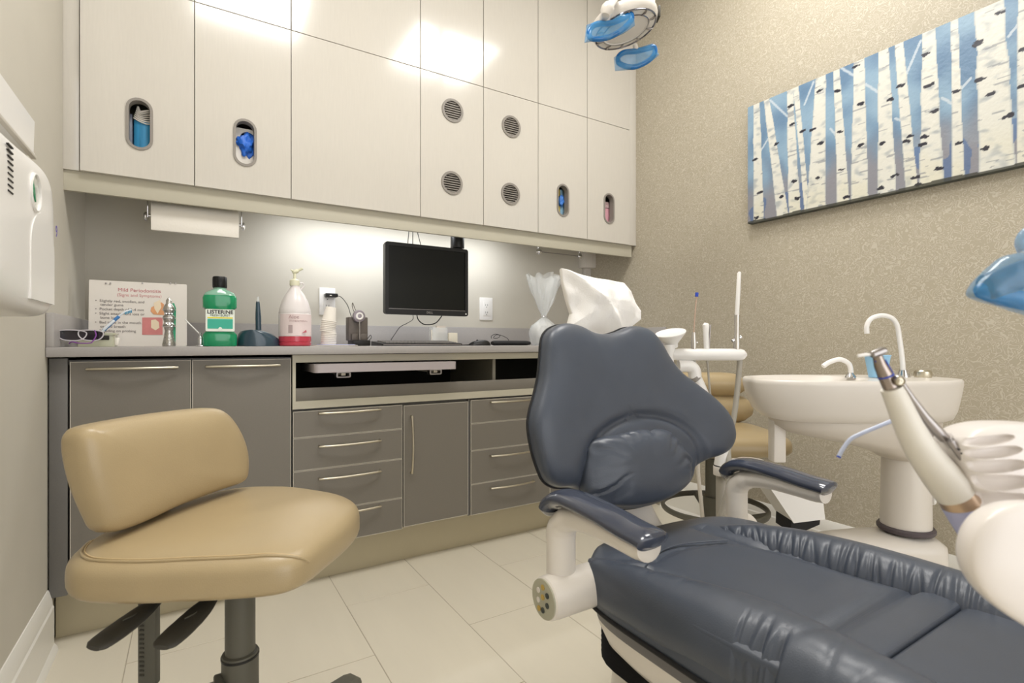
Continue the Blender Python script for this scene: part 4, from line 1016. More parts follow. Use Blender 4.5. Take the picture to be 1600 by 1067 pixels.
    MB().tube(ring(1.0, 1.0, .411), .0045, 8, closed=True).build('seat_piping', M['rubber'], t)
    MB().rings([ring(.97, .985, .41), ring(.965, .98, .405), ring(.955, .975, .38), ring(.95, .97, .378)]).build('seat_trim', mat('chair_grey_trim', (98, 96, 98), .4, bump=.02), t)
    MB().rings([ring(.955, .97, .38), ring(.95, .97, .37), ring(.90, .95, .335), ring(.8, .91, .305), ring(.55, .84, .29)]).build('seat_shell', M['ivory'], t)
    # bellows, lift and base
    mb = MB(); rr = []
    for k in range(11):
        e = .008*(k % 2); rr.append([Vector((x, y, .278+k*.005)) for x, y in rrect(.70+e, 1.12-e, .30+e, .855-e, .1, 6)])
    mb.rings(rr).build('bellows', M['rubber'], t, angle=20)
    MB().rings([[Vector((x, y, z)) for x, y in rrect(.745-k, 1.075+k, .12-k, .875+k, .12, 8)] for k, z in ((-.03, .292), (-.012, .285), (0, .262), (.008, .14), (.012, .06))]).build('lift_cover', M['ivory'], t)
    MB().rings([[Vector((x, y, z)) for x, y in rrect(.66-k, 1.16+k, -.3-k, .93+k, .15, 8)] for k, z in ((0, 0), (.01, .01), (.01, .045), (0, .06), (-.03, .066))]).build('base_plate', M['ivory'], t)
    # armrests
    def arm(X, z, Y0, Y1, seed):
        a = MB().tube(catmull([(X, Y0-.002, z-.15), (X, Y0-.002, z-.09), (X, Y0-.004, z-.055), (X, Y0-.03, z-.03), (X, (Y0+Y1)/2+.03, z-.018), (X, (Y0+Y1)/2-.04, z-.018), (X, Y1+.03, z-.020), (X, Y1+.006, z-.019)], 6), [.03]*9+[.031]*6+[.03]*4+[.027]*19+[.026]*4+[.02], 18, ell=.8, up=(1, 0, 0)).build('armrest', M['ivory'], t)
        P = catmull([(X, Y0+.030, z-.038), (X, Y0+.014, z-.008), (X, Y0-.03, z+.008), (X, (Y0+Y1)/2, z+.006), (X, Y1+.05, z-.001), (X, Y1+.008, z-.004), (X, Y1-.004, z-.008)], 8)
        k = len(P); R_ = [.034*min(1, .35+(i/5)*.65 if i < 5 else 1, (k-1-i)/5*.6+.4) for i in range(k)]
        MB().tube(P, R_, 20, ell=.48, up=(1, 0, 0)).build('arm_pad', M['navyp'], a)
        return a
    arm(.60, .622, .795, .56, 1)
    arm(1.19, .606, .83, .60, 2)
    hb = MB().lathe([(.034, 0), (.0385, .004), (.04, .02), (.04, .13)], (.553, .783, .447), (1, 0, 0), 36).build('hinge_hub', M['ivory'], t)
    MB().lathe([(.036, -.001), (.036, .002), (0, .002)], (.553, .783, .447), (-1, 0, 0), 32).build('control_panel', mat('panel_sage', (178, 176, 156), .4, bump=.02), hb)
    icons = [(-.014, .012), (.0, .022), (.014, .012), (-.014, -.006), (.0, .004), (.014, -.006), (0, -.02), (.012, -.021)]
    for k, (dy, dz) in enumerate(icons):
        MB().lathe([(.0052, 0), (.0052, .0012), (0, .0014)], (.5505, .783+dy, .447+dz), (-1, 0, 0), 12).build('button', [mat('panel_dark', (60, 66, 62), .4), mat('panel_amber', (190, 160, 80), .4), M['ivory']][k % 3], hb)
    MB().lathe([(.036, 0), (.04, .012), (.04, .06)], (1.235, .83, .44), (-1, 0, 0), 30).build('hinge_hub', M['ivory'], t)
dental_chair()

# headrest paper cover
def headcover():
    Y = 1.075; n = Vector((0, -1, .12)).normalized(); ez = Vector((0, .12, 1)).normalized(); p0 = Vector((.93, Y, .93))
    o = [(877, 419), (905, 428), (925, 434), (950, 437), (974, 442), (986, 455), (994, 475), (1001, 486), (1001, 499), (990, 508), (975, 518), (955, 530), (930, 530), (905, 520), (888, 510), (893, 490), (886, 468), (880, 443)]
    pts = []
    for i, q in enumerate(o):
        a, b = o[i], o[(i+1) % len(o)]
        for k in range(5): pts.append((a[0]+(b[0]-a[0])*k/5, a[1]+(b[1]-a[1])*k/5))
    def l2(px, py): q = hit(px, py, p0, n)-p0; return (q.x, q.dot(ez))
    out = [l2(*q) for q in pts]; c = l2(935, 475)
    folds = [(random.uniform(0, PI), random.uniform(-.06, .06), random.uniform(.003, .008)) for _ in range(9)]
    def disp(u, v, s):
        h = 0
        for a, d, k in folds:
            q = (u-c[0])*math.cos(a)+(v-c[1])*math.sin(a)-d; h += k*max(0, 1-abs(q)/.022)
        return h-.02+.012*nz((u*22, v*22, 0), 1, 3)-.05*max(0, v-c[1])
    m = pillow(out, c, lambda u, v, d: p0+Vector((u, 0, 0))+ez*v+n*d, .052, .045, 2.2, 26, disp)
    o = m.build('headrest_cover', M['quilt'], None, angle=24, loc=tuple(p0))
    tag(o, 'crumpled white quilted paper cover over the chair headrest', 'paper cover')
headcover()

# ------------------------------------------------------------------ tan stools
def tan_stool():
    t = thing('tan_stool', 'tan leather operator stool with low backrest in the left foreground', 'stool', (.079, 1.127, 0))
    tan = M['tan']
    so = [(-.172, 1.085), (-.155, 1.02), (-.1, .975), (-.035, .94), (.05, .9), (.115, .877), (.155, .888), (.2, .935), (.265, 1.015), (.298, 1.09), (.292, 1.17), (.255, 1.25), (.19, 1.33), (.1, 1.37), (0, 1.33), (-.09, 1.25), (-.15, 1.16)]
    out = [(v.x, v.y) for v in catmull([Vector((*q, 0)) for q in so], 6, True)]
    c = (.06, 1.12)
    def sd(u, v, s): return .010*math.exp(-((u-.2)**2+(v-1.08)**2)/.012)+.0012*nz((u*12, v*12, 0), 1, 2)
    m = pillow(out, c, lambda u, v, d: Vector((u, v, .548+d)), .052, .04, 3.6, 30, sd)
    seat = m.build('seat', tan, t)
    N = len(out); js = [(j % N) for j in range(-3, 38)]
    for off, r_ in ((0, .0022), (.018, .0011)):
        pts = []
        for j in js:
            q_ = max(0, (js.index(j)-31)/9); s_ = min(.998, .915-off+(.085+off)*q_**1.3); p = m.P(j, s_, True); p.z += .0008; pts.append(p)
        MB().tube(pts, r_, 8).build('seam' if off == 0 else 'stitching', tan if off == 0 else M['tans'], seat)
    # backrest
    a = Vector((-.124, 1.10, 0)); b = Vector((.093, 1.33, 0)); ex = (b-a).normalized(); n = Vector((ex.y, -ex.x, 0)); p0 = a+Vector((0, 0, .6))
    ezz = (Vector((0, 0, 1))-n*.10).normalized(); n2 = ex.cross(ezz).normalized()
    if n2.dot(n) < 0: n2 = -n2
    o = [(113, 692), (119, 674), (137, 664), (200, 652), (260, 643), (318, 637), (344, 642), (363, 665), (376, 698), (379, 730), (373, 752), (340, 766), (280, 790), (220, 818), (180, 831), (160, 827), (148, 808), (130, 768), (118, 728)]
    def l2(px, py): q = hit(px, py, p0+n2*.02, n2)-p0; return (q.dot(ex), q.dot(ezz))
    out = [(v.x, v.y) for v in catmull([Vector((*l2(*q), 0)) for q in o], 5, True)]
    c2 = l2(245, 735)
    pillow(out, c2, lambda u, v, d: p0+ex*u+ezz*v+n2*(d+.0+.35*(u-c2[0])**2), .052, .03, 3.4, 26, lambda u, v, s: .0012*nz((u*12, v*12, 0), 1, 2)).build('backrest', tan, t)
    # upright carrying the backrest
    up = Vector((-.07, 1.205, 0)); e1 = RT
    mb = MB(); m4 = Matrix.Translation(up) @ Matrix.Rotation(-YAW, 4, 'Z')
    br = MB().box(-.017, .017, -.008, .008, .27, .52, .003, 2, m4).build('back_bracket', M['gplast'], t)
    for k in range(24): MB().box(-.012, -.004, -.0095, -.008, .29+k*.0085, .293+k*.0085, 0, 1, m4).build('rack_tooth', M['bplast'], br)
    MB().tube([(-.07, 1.21, .50), (-.03, 1.24, .505), (.0, 1.2, .51), (.07, 1.14, .508)], .012, 10).build('bracket_arm', M['bplast'], t)
    MB().tube([(-.07, 1.215, .45), (-.075, 1.235, .52), (-.06, 1.245, .62), (-.045, 1.235, .68)], .012, 10, ell=2).build('back_post', M['gplast'], t)
    MB().box(-.06, .2, 1.02, 1.2, .497, .512, .004).build('seat_plate', M['bplast'], t)
    # levers
    for (p, q) in (((-.045, 1.08), (-.128, 1.0)), ((.035, 1.04), (-.04, .948))):
        P = catmull([(p[0]+.04, p[1]+.03, .5), (p[0], p[1], .482), ((p[0]+q[0])/2, (p[1]+q[1])/2, .468), (q[0], q[1], .458)], 6)
        R_ = [.007]*5+[.009, .011, .013, .016, .019, .021, .022, .023, .023, .0235, .023, .022, .02, .013][:len(P)-5]
        l = MB().tube(P, R_, 16, ell=.32, up=Vector((1, -.9, 0))).build('lever', M['bplast'], t)
        mid = P[12]; MB().tube([mid+Vector((-.008, -.006, .0075)), mid+Vector((.004, .0, .0085)), mid+Vector((.014, .012, .008))], .0012, 6).build('lever_mark', M['gplast'], l)
    # column
    x, y = .079, 1.127
    MB().lathe([(.0265, .3), (.0265, .45), (.028, .5), (.03, .51)], (x, y, 0), n=32).build('column', M['gplast'], t)
    MB().lathe([(.034, .1), (.0325, .3), (.0325, .318), (.0315, .324), (.0265, .326)], (x, y, 0), n=32).build('column_sleeve', M['gplast'], t)
    MB().lathe([(.0335, .0), (.0335, .004)], (x, y, .316), n=32).build('sleeve_ring', M['black'], t)
    MB().box(x-.045, x-.028, y-.03, y+.01, .2, .29, .004).build('sleeve_tab', M['gplast'], t)
    MB().lathe([(.045, .075), (.05, .08), (.05, .13), (.042, .14), (.034, .142)], (x, y, 0), n=32).build('hub', M['gplast'], t)
    for k in range(5):
        an = math.radians(27+72*k); dx, dy = math.cos(an), math.sin(an); sx_, sy_ = -dy, dx
        rr = []
        for r0, w_, z0_, z1_ in ((.03, .026, .078, .134), (.16, .024, .09, .134), (.265, .023, .088, .128), (.285, .022, .072, .122), (.292, .015, .078, .115)):
            cx_, cy_ = x+dx*r0, y+dy*r0
            rr.append([Vector((cx_+sx_*q*w_, cy_+sy_*q*w_, z)) for q, z in ((-1, z0_), (-1, z1_-.006), (-.75, z1_), (.75, z1_), (1, z1_-.006), (1, z0_))])
        leg = MB().rings(rr).build('leg', M['gplast'], t)
        cx_, cy_ = x+dx*.27, y+dy*.27
        cs = MB(); 
        for q in (-.012, .012): cs.lathe([(.0, -.006), (.024, -.006), (.026, 0), (.024, .006), (0, .006)], (cx_+sx_*q, cy_+sy_*q, .026), (sx_, sy_, 0), 18)
        cs.cyl((cx_, cy_, .03), (cx_, cy_, .085), .008, n=10)
        cs.build('caster', M['black'], leg)
tan_stool()

def far_stool():
    cx, cy = 1.80, 1.356
    t = thing('tan_stool', 'tan leather assistant stool behind the dental chair, by the wallpaper', 'stool', (cx, cy, 0))
    tan = M['tan']
    T0 = 2.1
    fl = lambda o: (lambda u, v, d: W(0, 0, 0)*0)
    # local frame seen square-on by its own turn: e1 across, e2 back
    e1, e2 = RT, FW
    c = Vector((cx, cy, 0))
    def cush(a0, a1, b0, b1, z, th_, p=3, name='seat', m=tan):
        so = [(a0, (b0+b1)/2), (a0+.03, b0+.03), ((a0*.7+a1*.3), b0), ((a0*.3+a1*.7), b0), (a1-.03, b0+.03), (a1, (b0+b1)/2), (a1-.03, b1-.03), ((a0+a1)/2, b1), (a0+.03, b1-.03)]
        out = [(v.x, v.y) for v in catmull([Vector((*q, 0)) for q in so], 5, True)]
        return pillow(out, ((a0+a1)/2, (b0+b1)/2), lambda u, v, d: c+e1*u+e2*v+Vector((0, 0, z+d)), th_, th_*.8, p, 16, lambda u, v, s: .002*nz((u*9, v*9, 0), 1, 4))
    A = lambda px: (px-1113)*T0/FPX
    Z = lambda py, tt=T0: H-(py-536)*tt/FPX
    cush(-.24, A(1212), -.2, .22, Z(688), .06).build('seat', tan, t)
    # torso support: fat roll on top of a lower pad, behind the seat
    tt = 2.2; A2 = lambda px: (px-1113)*tt/FPX
    zr = Z(602, tt)
    P = [c+e1*(A2(1035)+(A2(1178)-A2(1035))*i/12)+e2*(.12+.02*math.cos(PI*(i/12-.5)))+Vector((0, 0, zr)) for i in range(13)]
    MB().tube(P, [.02, .045, .052]+[.054]*7+[.052, .047, .025], 20, ell=1.0).build('back_roll', tan, t)
    P = [c+e1*(A2(1045)+(A2(1190)-A2(1045))*i/12)+e2*(.13)+Vector((0, 0, Z(640, tt))) for i in range(13)]
    MB().tube(P, [.025, .055, .062]+[.064]*7+[.062, .052, .03], 20, ell=.75).build('backrest', tan, t)
    MB().tube([c+e1*.0+e2*.2+Vector((0, 0, .5)), c+e2*.22+Vector((0, 0, .6)), c+e2*.17+Vector((0, 0, zr))], .014, 10).build('back_post', M['gplast'], t)
    MB().box(-.06, .06, -.06, .06, .46, .485, .004, 2, Matrix.Translation(c)).build('seat_plate', M['bplast'], t)
    MB().lathe([(.033, .3), (.033, .44), (.04, .47)], c, n=28).build('column', M['gplast'], t)
    MB().lathe([(.042, .1), (.042, .3), (.034, .303)], c, n=28).build('column_sleeve', M['gplast'], t)
    MB().tube([c+Vector((.2*math.cos(q), .2*math.sin(q), .255)) for q in [2*PI*i/40 for i in range(40)]], .012, 10, closed=True, ell=.7).build('foot_ring', M['gplast'], t)
    for k in range(3):
        an = math.radians(60+120*k); MB().tube([c+Vector((.03*math.cos(an), .03*math.sin(an), .20)), c+Vector((.2*math.cos(an), .2*math.sin(an), .255))], .01, 8).build('ring_spoke', M['gplast'], t)
    MB().lathe([(.05, .075), (.052, .13), (.04, .14)], c, n=24).build('hub', M['gplast'], t)
    for k in range(5):
        an = math.radians(15+72*k); dx, dy = math.cos(an), math.sin(an)
        leg = MB().tube([c+Vector((dx*.03, dy*.03, .105)), c+Vector((dx*.15, dy*.15, .105)), c+Vector((dx*.27, dy*.27, .08))], [.026, .023, .016], 10).build('leg', M['gplast'], t)
        MB().lathe([(0, -.014), (.022, -.014), (.026, 0), (.022, .014), (0, .014)], c+Vector((dx*.26, dy*.26, .0265)), (-dy, dx, 0), 16).build('caster', M['black'], leg)
far_stool()

# ------------------------------------------------------------------ cuspidor
def cuspidor():
    TT = 1.6; cc = W(1415, 536, TT); cc.z = 0
    t = thing('cuspidor', 'ivory rinse basin unit with oval bowl on a round pedestal', 'cuspidor', tuple(cc))
    A = lambda px: (px-1415)*TT/FPX
    Z = lambda py: H-(py-536)*TT/FPX
    def P(a, b, z): return cc+RT*a+FW*b+Vector((0, 0, z))
    def ring(x0, x1, hd, z, p=2.6, n=56, taper=0, b0=0):
        a0, a1 = A(x0), A(x1); o = []
        for i in range(n):
            th = 2*PI*i/n; c, s = math.cos(th), math.sin(th)
            u = math.copysign(abs(c)**(2/p), c); v = math.copysign(abs(s)**(2/p), s)
            o.append(P((a0+a1)/2+(a1-a0)/2*u, b0+hd*v*(1-taper*u), z))
        return o
    MB().rings([ring(1216, 1462, .10, Z(656)), ring(1196, 1472, .128, Z(650)), ring(1182, 1476, .142, Z(638)), ring(1172, 1480, .152, Z(615)), ring(1168, 1482, .158, Z(598)), ring(1168.5, 1482, .158, Z(592.5)), ring(1171, 1480, .154, Z(590)),
                ring(1178, 1345, .135, Z(590), 2.1), ring(1183, 1342, .13, Z(594), 2.1), ring(1195, 1330, .11, Z(608), 2), ring(1220, 1305, .07, Z(625), 2), ring(1255, 1270, .012, Z(628), 2)]).build('bowl', M['ivory'], t, angle=50)
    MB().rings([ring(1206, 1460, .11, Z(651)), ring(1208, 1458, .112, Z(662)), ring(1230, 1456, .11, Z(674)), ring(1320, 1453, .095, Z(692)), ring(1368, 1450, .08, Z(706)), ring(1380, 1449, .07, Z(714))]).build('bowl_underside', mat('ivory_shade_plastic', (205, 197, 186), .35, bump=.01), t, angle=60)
    MB().lathe([(.066, Z(822)), (.064, Z(760)), (.062, Z(712))], cc, n=36).build('pedestal', M['ivory'], t)
    MB().lathe([(.072, -.008), (.075, -.004), (.075, .004), (.071, .009)], cc+Vector((0, 0, Z(824))), n=36).build('dark_ring', mat('plum_rubber', (84, 76, 80), .5), t)
    q = P(A(1444), -.03, Z(775)); MB().lathe([(.0, -.006), (.012, -.005), (.018, .0), (.016, .006), (0, .009)], q, (RT*.9-FW*.3), 20).build('side_knob', M['white'], t)
    # swing base
    MB().rings([[P(a*kk+.0, b*kk, z) for a, b in [(v.x, v.y) for v in catmull([Vector(q) for q in ((-.36, .0, 0), (-.3, -.035, 0), (-.15, -.07, 0), (.0, -.092, 0), (.065, -.08, 0), (.09, 0, 0), (.065, .08, 0), (0, .092, 0), (-.15, .07, 0), (-.3, .035, 0))], 5, True)]] for kk, z in ((.97, .232), (1, .24), (1, .30), (.985, .315), (.8, .329), (.6, .336))]).build('swing_base', M['ivory'], t, angle=60)
    MB().box(-.07, .07, -.06, .06, 0, .236, .012, 2, Matrix.Translation(cc+RT*.02) @ Matrix.Rotation(-YAW, 4, 'Z')).build('floor_box', M['ivory'], t)
    # spouts
    def px(x, y, b=0): return P(A(x), b, Z(y))
    MB().tube(catmull([px(1339, 590, .03), px(1339, 578, .03), px(1335, 568, .03), px(1322, 562, .03), px(1306, 566, .03), px(1295, 573, .03)], 6), .0075, 14).build('bowl_spout', M['white'], t)
    MB().lathe([(.016, 0), (.014, .006), (.009, .012), (.0075, .016)], px(1339, 591, .03), n=20).build('spout_collar', M['chrome'], t)
    MB().tube(catmull([px(1423, 588, .03), px(1421, 560, .03), px(1417, 530, .03), px(1413, 508, .03), px(1404, 496, .03), px(1388, 492, .03), px(1372, 497, .03), px(1365, 508, .03), px(1365, 521, .03)], 7), .0072, 14).build('cup_filler', M['white'], t)
    MB().lathe([(.018, 0), (.015, .01), (.011, .022)], px(1423, 590, .03), n=20).build('filler_collar', M['chrome'], t)
    MB().lathe([(.022, 0), (.024, .006), (.023, .018), (.018, .023), (0, .024)], px(1450, 590, .02), n=28).build('knob', M['nickel'], t)
    # vertical panel down from bowl
    MB().box(A(1207), A(1226), -.01, .03, Z(722), Z(655), .004, 2, Matrix.Translation(cc) @ Matrix.Rotation(-YAW, 4, 'Z')).build('side_post', M['ivory'], t)
    # cup on deck
    o = MB().lathe([(.023, 0), (.034, .066), (.036, .068), (.034, .069), (.022, .003), (0, .003)], px(1371, 590, 0)+Vector((0, 0, .001)), n=28, caps=False).build('rinse_cup', M['cupb'], None, loc=tuple(px(1371, 590, 0)))
    tag(o, 'light blue plastic rinse cup on the basin deck behind the handpiece', 'cup')
    return t
cuspidor()

# ------------------------------------------------------------------ assistant arm with holders
def assistant():
    TT = 1.56
    q = W(1112, 536, TT)
    t = thing('assistant_arm', 'white jointed assistant arm with instrument holder bar behind the chair back', 'dental arm', (q.x, q.y, 0))
    Wt = lambda x, y, d=0: W(x, y, TT)+FW*d
    s = TT/FPX
    MB().tube([Wt(1050, 554), Wt(1060, 554), Wt(1110, 554), Wt(1155, 554), Wt(1162, 554), Wt(1166, 554)], [8*s, 9.5*s, 9.5*s, 9.5*s, 7.5*s, 3*s], 18).build('holder_bar', M['white'], t)
    MB().lathe([(7*s, 0), (7.5*s, .02), (9*s, .045), (9.5*s, .07)], Wt(1045, 575), n=24).build('bar_neck', M['white'], t)
    # dish
    ax = (Vector((0, 0, 1))-RT*.22-FW*.25).normalized()
    MB().lathe([(8*s, -.042), (9*s, -.03), (21*s, -.004), (23.5*s, .002), (23.5*s, .005), (20*s, .003), (0, .001)], Wt(1048, 522), ax, 32).build('tray_dish', M['white'], t)
    MB().tube(catmull([Wt(1060, 572), Wt(1076, 572), Wt(1084, 578), Wt(1086, 590)], 6), 10*s, 18).build('elbow', M['white'], t)
    MB().tube(catmull([Wt(1086, 588), Wt(1098, 615), Wt(1112, 650), Wt(1127, 690)], 6), 9*s, 18).build('lower_link', M['white'], t)
    MB().tube([Wt(1083, 589), Wt(1087, 594)], 10.5*s, 18).build('link_ring', M['vent'], t)
    MB().tube([Wt(1133, 672), Wt(1130, 700), Wt(1127, 727)], [8*s, 9.5*s, 11*s], 18).build('link_post', M['white'], t)
    MB().cyl(Wt(1127, 742), Wt(1127, 727.8), 12*s, n=24, bev=.002).build('post_base', M['ivory'], t)
    MB().cyl(Wt(1127, 729), Wt(1127, 727), 11.2*s, n=24).build('post_gap', M['black'], t)
    # arm body to the right with round cap
    mb = MB().tube(catmull([Wt(1127, 738), Wt(1150, 730), Wt(1180, 732), Wt(1215, 740), Wt(1248, 752)], 6), [12*s]*6+[13*s]*13+[9*s]*6, 18, ell=2.0, up=(0, 0, 1)); mb.build('swing_arm', M['ivory'], t)
    MB().lathe([(21*s, 0), (22*s, .004), (22*s, .013), (20*s, .017), (0, .019)], Wt(1172, 727), n=32).build('round_cap', M['ivory'], t)
    MB().prism([[(1188, 747), (1262, 748), (1276, 770), (1280, 806), (1232, 812)]], lambda u, v, d: W(u, v, TT)+FW*d, -.03, .07).build('arm_cover', M['white'], t)
    MB().prism([[(1230, 806), (1274, 806), (1273, 815), (1248, 826), (1229, 828)]], lambda u, v, d: W(u, v, TT)+FW*d, -.025, .065).build('cover_foot', M['rubber'], t)
    # hoses
    MB().tube(catmull([Wt(1156, 562), Wt(1153, 600), Wt(1147, 650), Wt(1138, 695), Wt(1128, 750, -.05), Wt(1112, 810, -.05), Wt(1100, 870, -.05)], 6), 4.2*s, 12).build('suction_hose', M['hose'], t)
    MB().tube(catmull([Wt(1105, 562), Wt(1107, 585), Wt(1109, 610), Wt(1111, 640), Wt(1105, 700)], 6), 1.7*s, 8).build('syringe_hose', M['hose'], t)
    MB().tube(catmull([Wt(1085, 562), Wt(1085, 585), Wt(1082, 620)], 6), 2.6*s, 8).build('ejector_hose', M['hose'], t)
    MB().tube(catmull([Wt(1090, 700), Wt(1091, 740), Wt(1095, 780), Wt(1098, 815), Wt(1099, 860)], 6), 3*s, 10).build('hose_loop', M['hosew'], t)
    MB().tube([Wt(1174, 745, .1), Wt(1170, 790, .1), Wt(1170, 850, .1)], 2.8*s, 10).build('tube_leg', M['hose'], t)
    MB().tube([Wt(1174, 745, .1), Wt(1182, 800, .1), Wt(1190, 850, .1)], 2.8*s, 10).build('tube_leg', M['hose'], t)
    MB().tube(catmull([Wt(1184, 762, .1), Wt(1195, 772, .1), Wt(1182, 790, .1), Wt(1178, 830, .1)], 6), 1.4*s, 8).build('thin_cable', M['bplast'], t)
    # support down to chair base so the arm stands
    MB().tube([Wt(1127, 742), Wt(1127, 860), W(1127, 536, TT)+Vector((0, 0, -.915))], 8*s, 16).build('floor_post', M['hose'], t)
    # instruments
    def inst(name, label, cat, parts, base):
        e = thing(name, label, cat, tuple(base), 'instruments in the assistant holder')
        for nm, path, r_, m in parts: MB().tube(path, r_, 14).build(nm, m, e)
    inst('suction_tip', 'tall white suction tube standing at the right end of the holder bar', 'suction tip',
         [('white_tube', [Wt(1151.5, 492), Wt(1155, 427), Wt(1156, 425)], [3.3*s, 3*s, 2*s], M['white']), ('valve_body', [Wt(1151, 546), Wt(1151, 534), Wt(1151.5, 520), Wt(1151.5, 492)], [4.8*s, 5.2*s, 3.6*s, 4.2*s], mat('sleeved_steel', (200, 195, 188), .2, .7, coat=.6)), ('valve_wing', [Wt(1144, 533), Wt(1158, 526)], [2.4*s, 2.8*s], M['chrome'])], Wt(1151, 546))
    inst('water_syringe', 'short white water syringe in the middle of the holder bar', 'syringe',
         [('barrel', [Wt(1104, 546), Wt(1103, 520), Wt(1103, 508), Wt(1104, 505)], [4*s, 4.4*s, 5.4*s, 3.5*s], M['white']), ('sleeve', [Wt(1108, 546), Wt(1109, 520), Wt(1110, 507)], [1*s, 1.2*s, 1.4*s], M['steel'])], Wt(1104, 546))
    inst('saliva_ejector', 'thin clear ejector tube with blue tip on the holder bar', 'suction tip',
         [('blue_tip', [Wt(1088.5, 463.5), Wt(1089, 457)], 2.6*s, M['blue']), ('wire_tube', [Wt(1084, 520), Wt(1086, 490), Wt(1088.5, 463)], .9*s, mat('wire_tube', (190, 160, 140), .3, coat=.4)), ('valve_body', [Wt(1084, 546), Wt(1084, 535), Wt(1084, 522), Wt(1084, 519)], [4*s, 4.4*s, 3.2*s, 2.6*s], mat('sleeved_steel', (200, 195, 188), .2, .7, coat=.6)), ('valve_wing', [Wt(1082, 535), Wt(1090, 535)], 1.4*s, M['chrome'])], Wt(1084, 546))
assistant()

# ------------------------------------------------------------------ overhead lamp
def lamp():
    TT = 1.9; c = W(977, 47, TT); s = TT/FPX
    t = thing('dental_lamp', 'ivory ring-shaped dental lamp hanging at the top of the picture', 'dental lamp', tuple(c))
    ax = (Vector((0, 0, 1))-RT*.24+FW*.02).normalized(); a = RT-ax*RT.dot(ax); a.normalize(); b = ax.cross(a)
    MB().lathe([(.079, 0), (.082, -.003), (.112, .0), (.119, .008), (.123, .02), (.123, .032), (.118, .040), (.10, .044), (.03, .046)], c, ax, 56).build('head_shell', M['ivory'], t)
    rg = MB().lathe([(.081, .0), (.086, .010), (.1, .013), (.113, .006), (.1145, -.001), (.112, -.003), (.098, .008), (.084, -.004)], c-ax*.001, ax, 56, caps=False).build('lens_ring', mat('mirror_dark', (120, 120, 130), .08, .9), t)
    MB().lathe([(.081, .002), (.078, .008), (0, .010)], c, ax, 40, caps=False).build('centre_plate', M['ivory'], t)
    for k in range(10):
        th = 2*PI*k/10+.2; d = a*math.cos(th)+b*math.sin(th); e = a*-math.sin(th)+b*math.cos(th)
        MB().tube([c+d*.085-ax*.005, c+d*.099-ax*.0035+e*.004, c+d*.112-ax*.004], [.002, .0045, .002], 8).build('reflector_fin', M['steel'], rg)
        MB().lathe([(.008, 0), (.006, .003), (0, .004)], c+(a*math.cos(th+.31)+b*math.sin(th+.31))*.099+ax*.004, -ax, 14).build('led_lens', mat('led_amber', (140, 120, 90), .1, coat=.8), rg)
    MB().box(-.004, .004, -.02, .02, .01, .05, .001, 2, Matrix.Translation(c+a*.1235+ax*.0) @ Matrix.Rotation(-YAW, 4, 'Z')).build('side_slot', M['bplast'], t)
    # arm, knuckle
    kn = W(949, 15, TT-.16)
    MB().lathe([(0, -.024), (.014, -.021), (.022, -.007), (.022, .007), (.014, .021), (0, .024)], kn, RT*.3+Vector((0, 0, 1)), 24).build('knuckle', M['ivory'], t)
    MB().tube(catmull([kn, W(962, -8, TT-.10), W(975, -60, TT), W(985, -200, TT)+Vector((0, 0, 0))], 6), .014, 16).build('arm', M['ivory'], t)
    top = W(985, -200, TT); 
    MB().tube([kn, c-a*.09+ax*.03], .016, 14).build('yoke', M['ivory'], t)
    MB().tube([top, Vector((top.x, top.y, ZC))], .02, 16).build('ceiling_post', M['ivory'], t)
    MB().lathe([(.02, -.05), (.06, -.02), (.065, 0)], (top.x, top.y, ZC), n=28).build('ceiling_cup', M['ivory'], t)
    MB().cyl(W(1021, 12, TT), W(1021, -60, TT), .006).build('side_rod', M['ivory'], t)
    MB().tube([W(1021, -60, TT), W(1000, -110, TT)], .006).build('side_rod', M['ivory'], t)
    # handles wrapped in film
    def handle(pts, tt, film, tail):
        P = catmull([W(x, y, tt) for x, y in pts], 6, True)
        h = MB().tube(P, .0075, 12, closed=True).build('handle', M['ivory'], t)
        MB().tube(P, .0095, 10, closed=True, rfun=None).build('handle_wrap', M['filmd'], h)
        Q = []
        for i in range(len(film)):
            A_, B_ = film[i], film[(i+1) % len(film)]
            for k in range(4): Q.append((A_[0]+(B_[0]-A_[0])*k/4, A_[1]+(B_[1]-A_[1])*k/4))
        cx = sum(q[0] for q in Q)/len(Q); cy = sum(q[1] for q in Q)/len(Q)
        fr = lambda u, v, d: W(u, v, tt)-FW*d
        pillow([(x, y) for x, y in Q], (cx, cy), fr, .016, .012, 2.2, 12, lambda u, v, s_: .006*nz((u*.07, v*.07, 0), 1, 3)).build('plastic_film', M['film'], h, angle=25)
        MB().tube([W(*tail[0], tt), W(*tail[1], tt)], .009, 12).build('handle_stem', M['ivory'], h)
    handle([(924, 60), (921, 48), (932, 38), (955, 36), (975, 28), (985, 22), (986, 32), (970, 48), (948, 59)], TT-.1, [(913, 67), (916, 40), (932, 34), (955, 33), (975, 18), (990, 20), (992, 40), (975, 52), (950, 63), (930, 64)], ((945, 38), (952, 24)))
    handle([(969, 100), (966, 90), (975, 82), (995, 80), (1012, 76), (1022, 74), (1022, 86), (1008, 98), (988, 105)], TT+.0, [(961, 111), (959, 90), (975, 78), (1000, 74), (1020, 68), (1030, 86), (1018, 96), (998, 106), (985, 109)], ((995, 80), (992, 70)))
lamp()

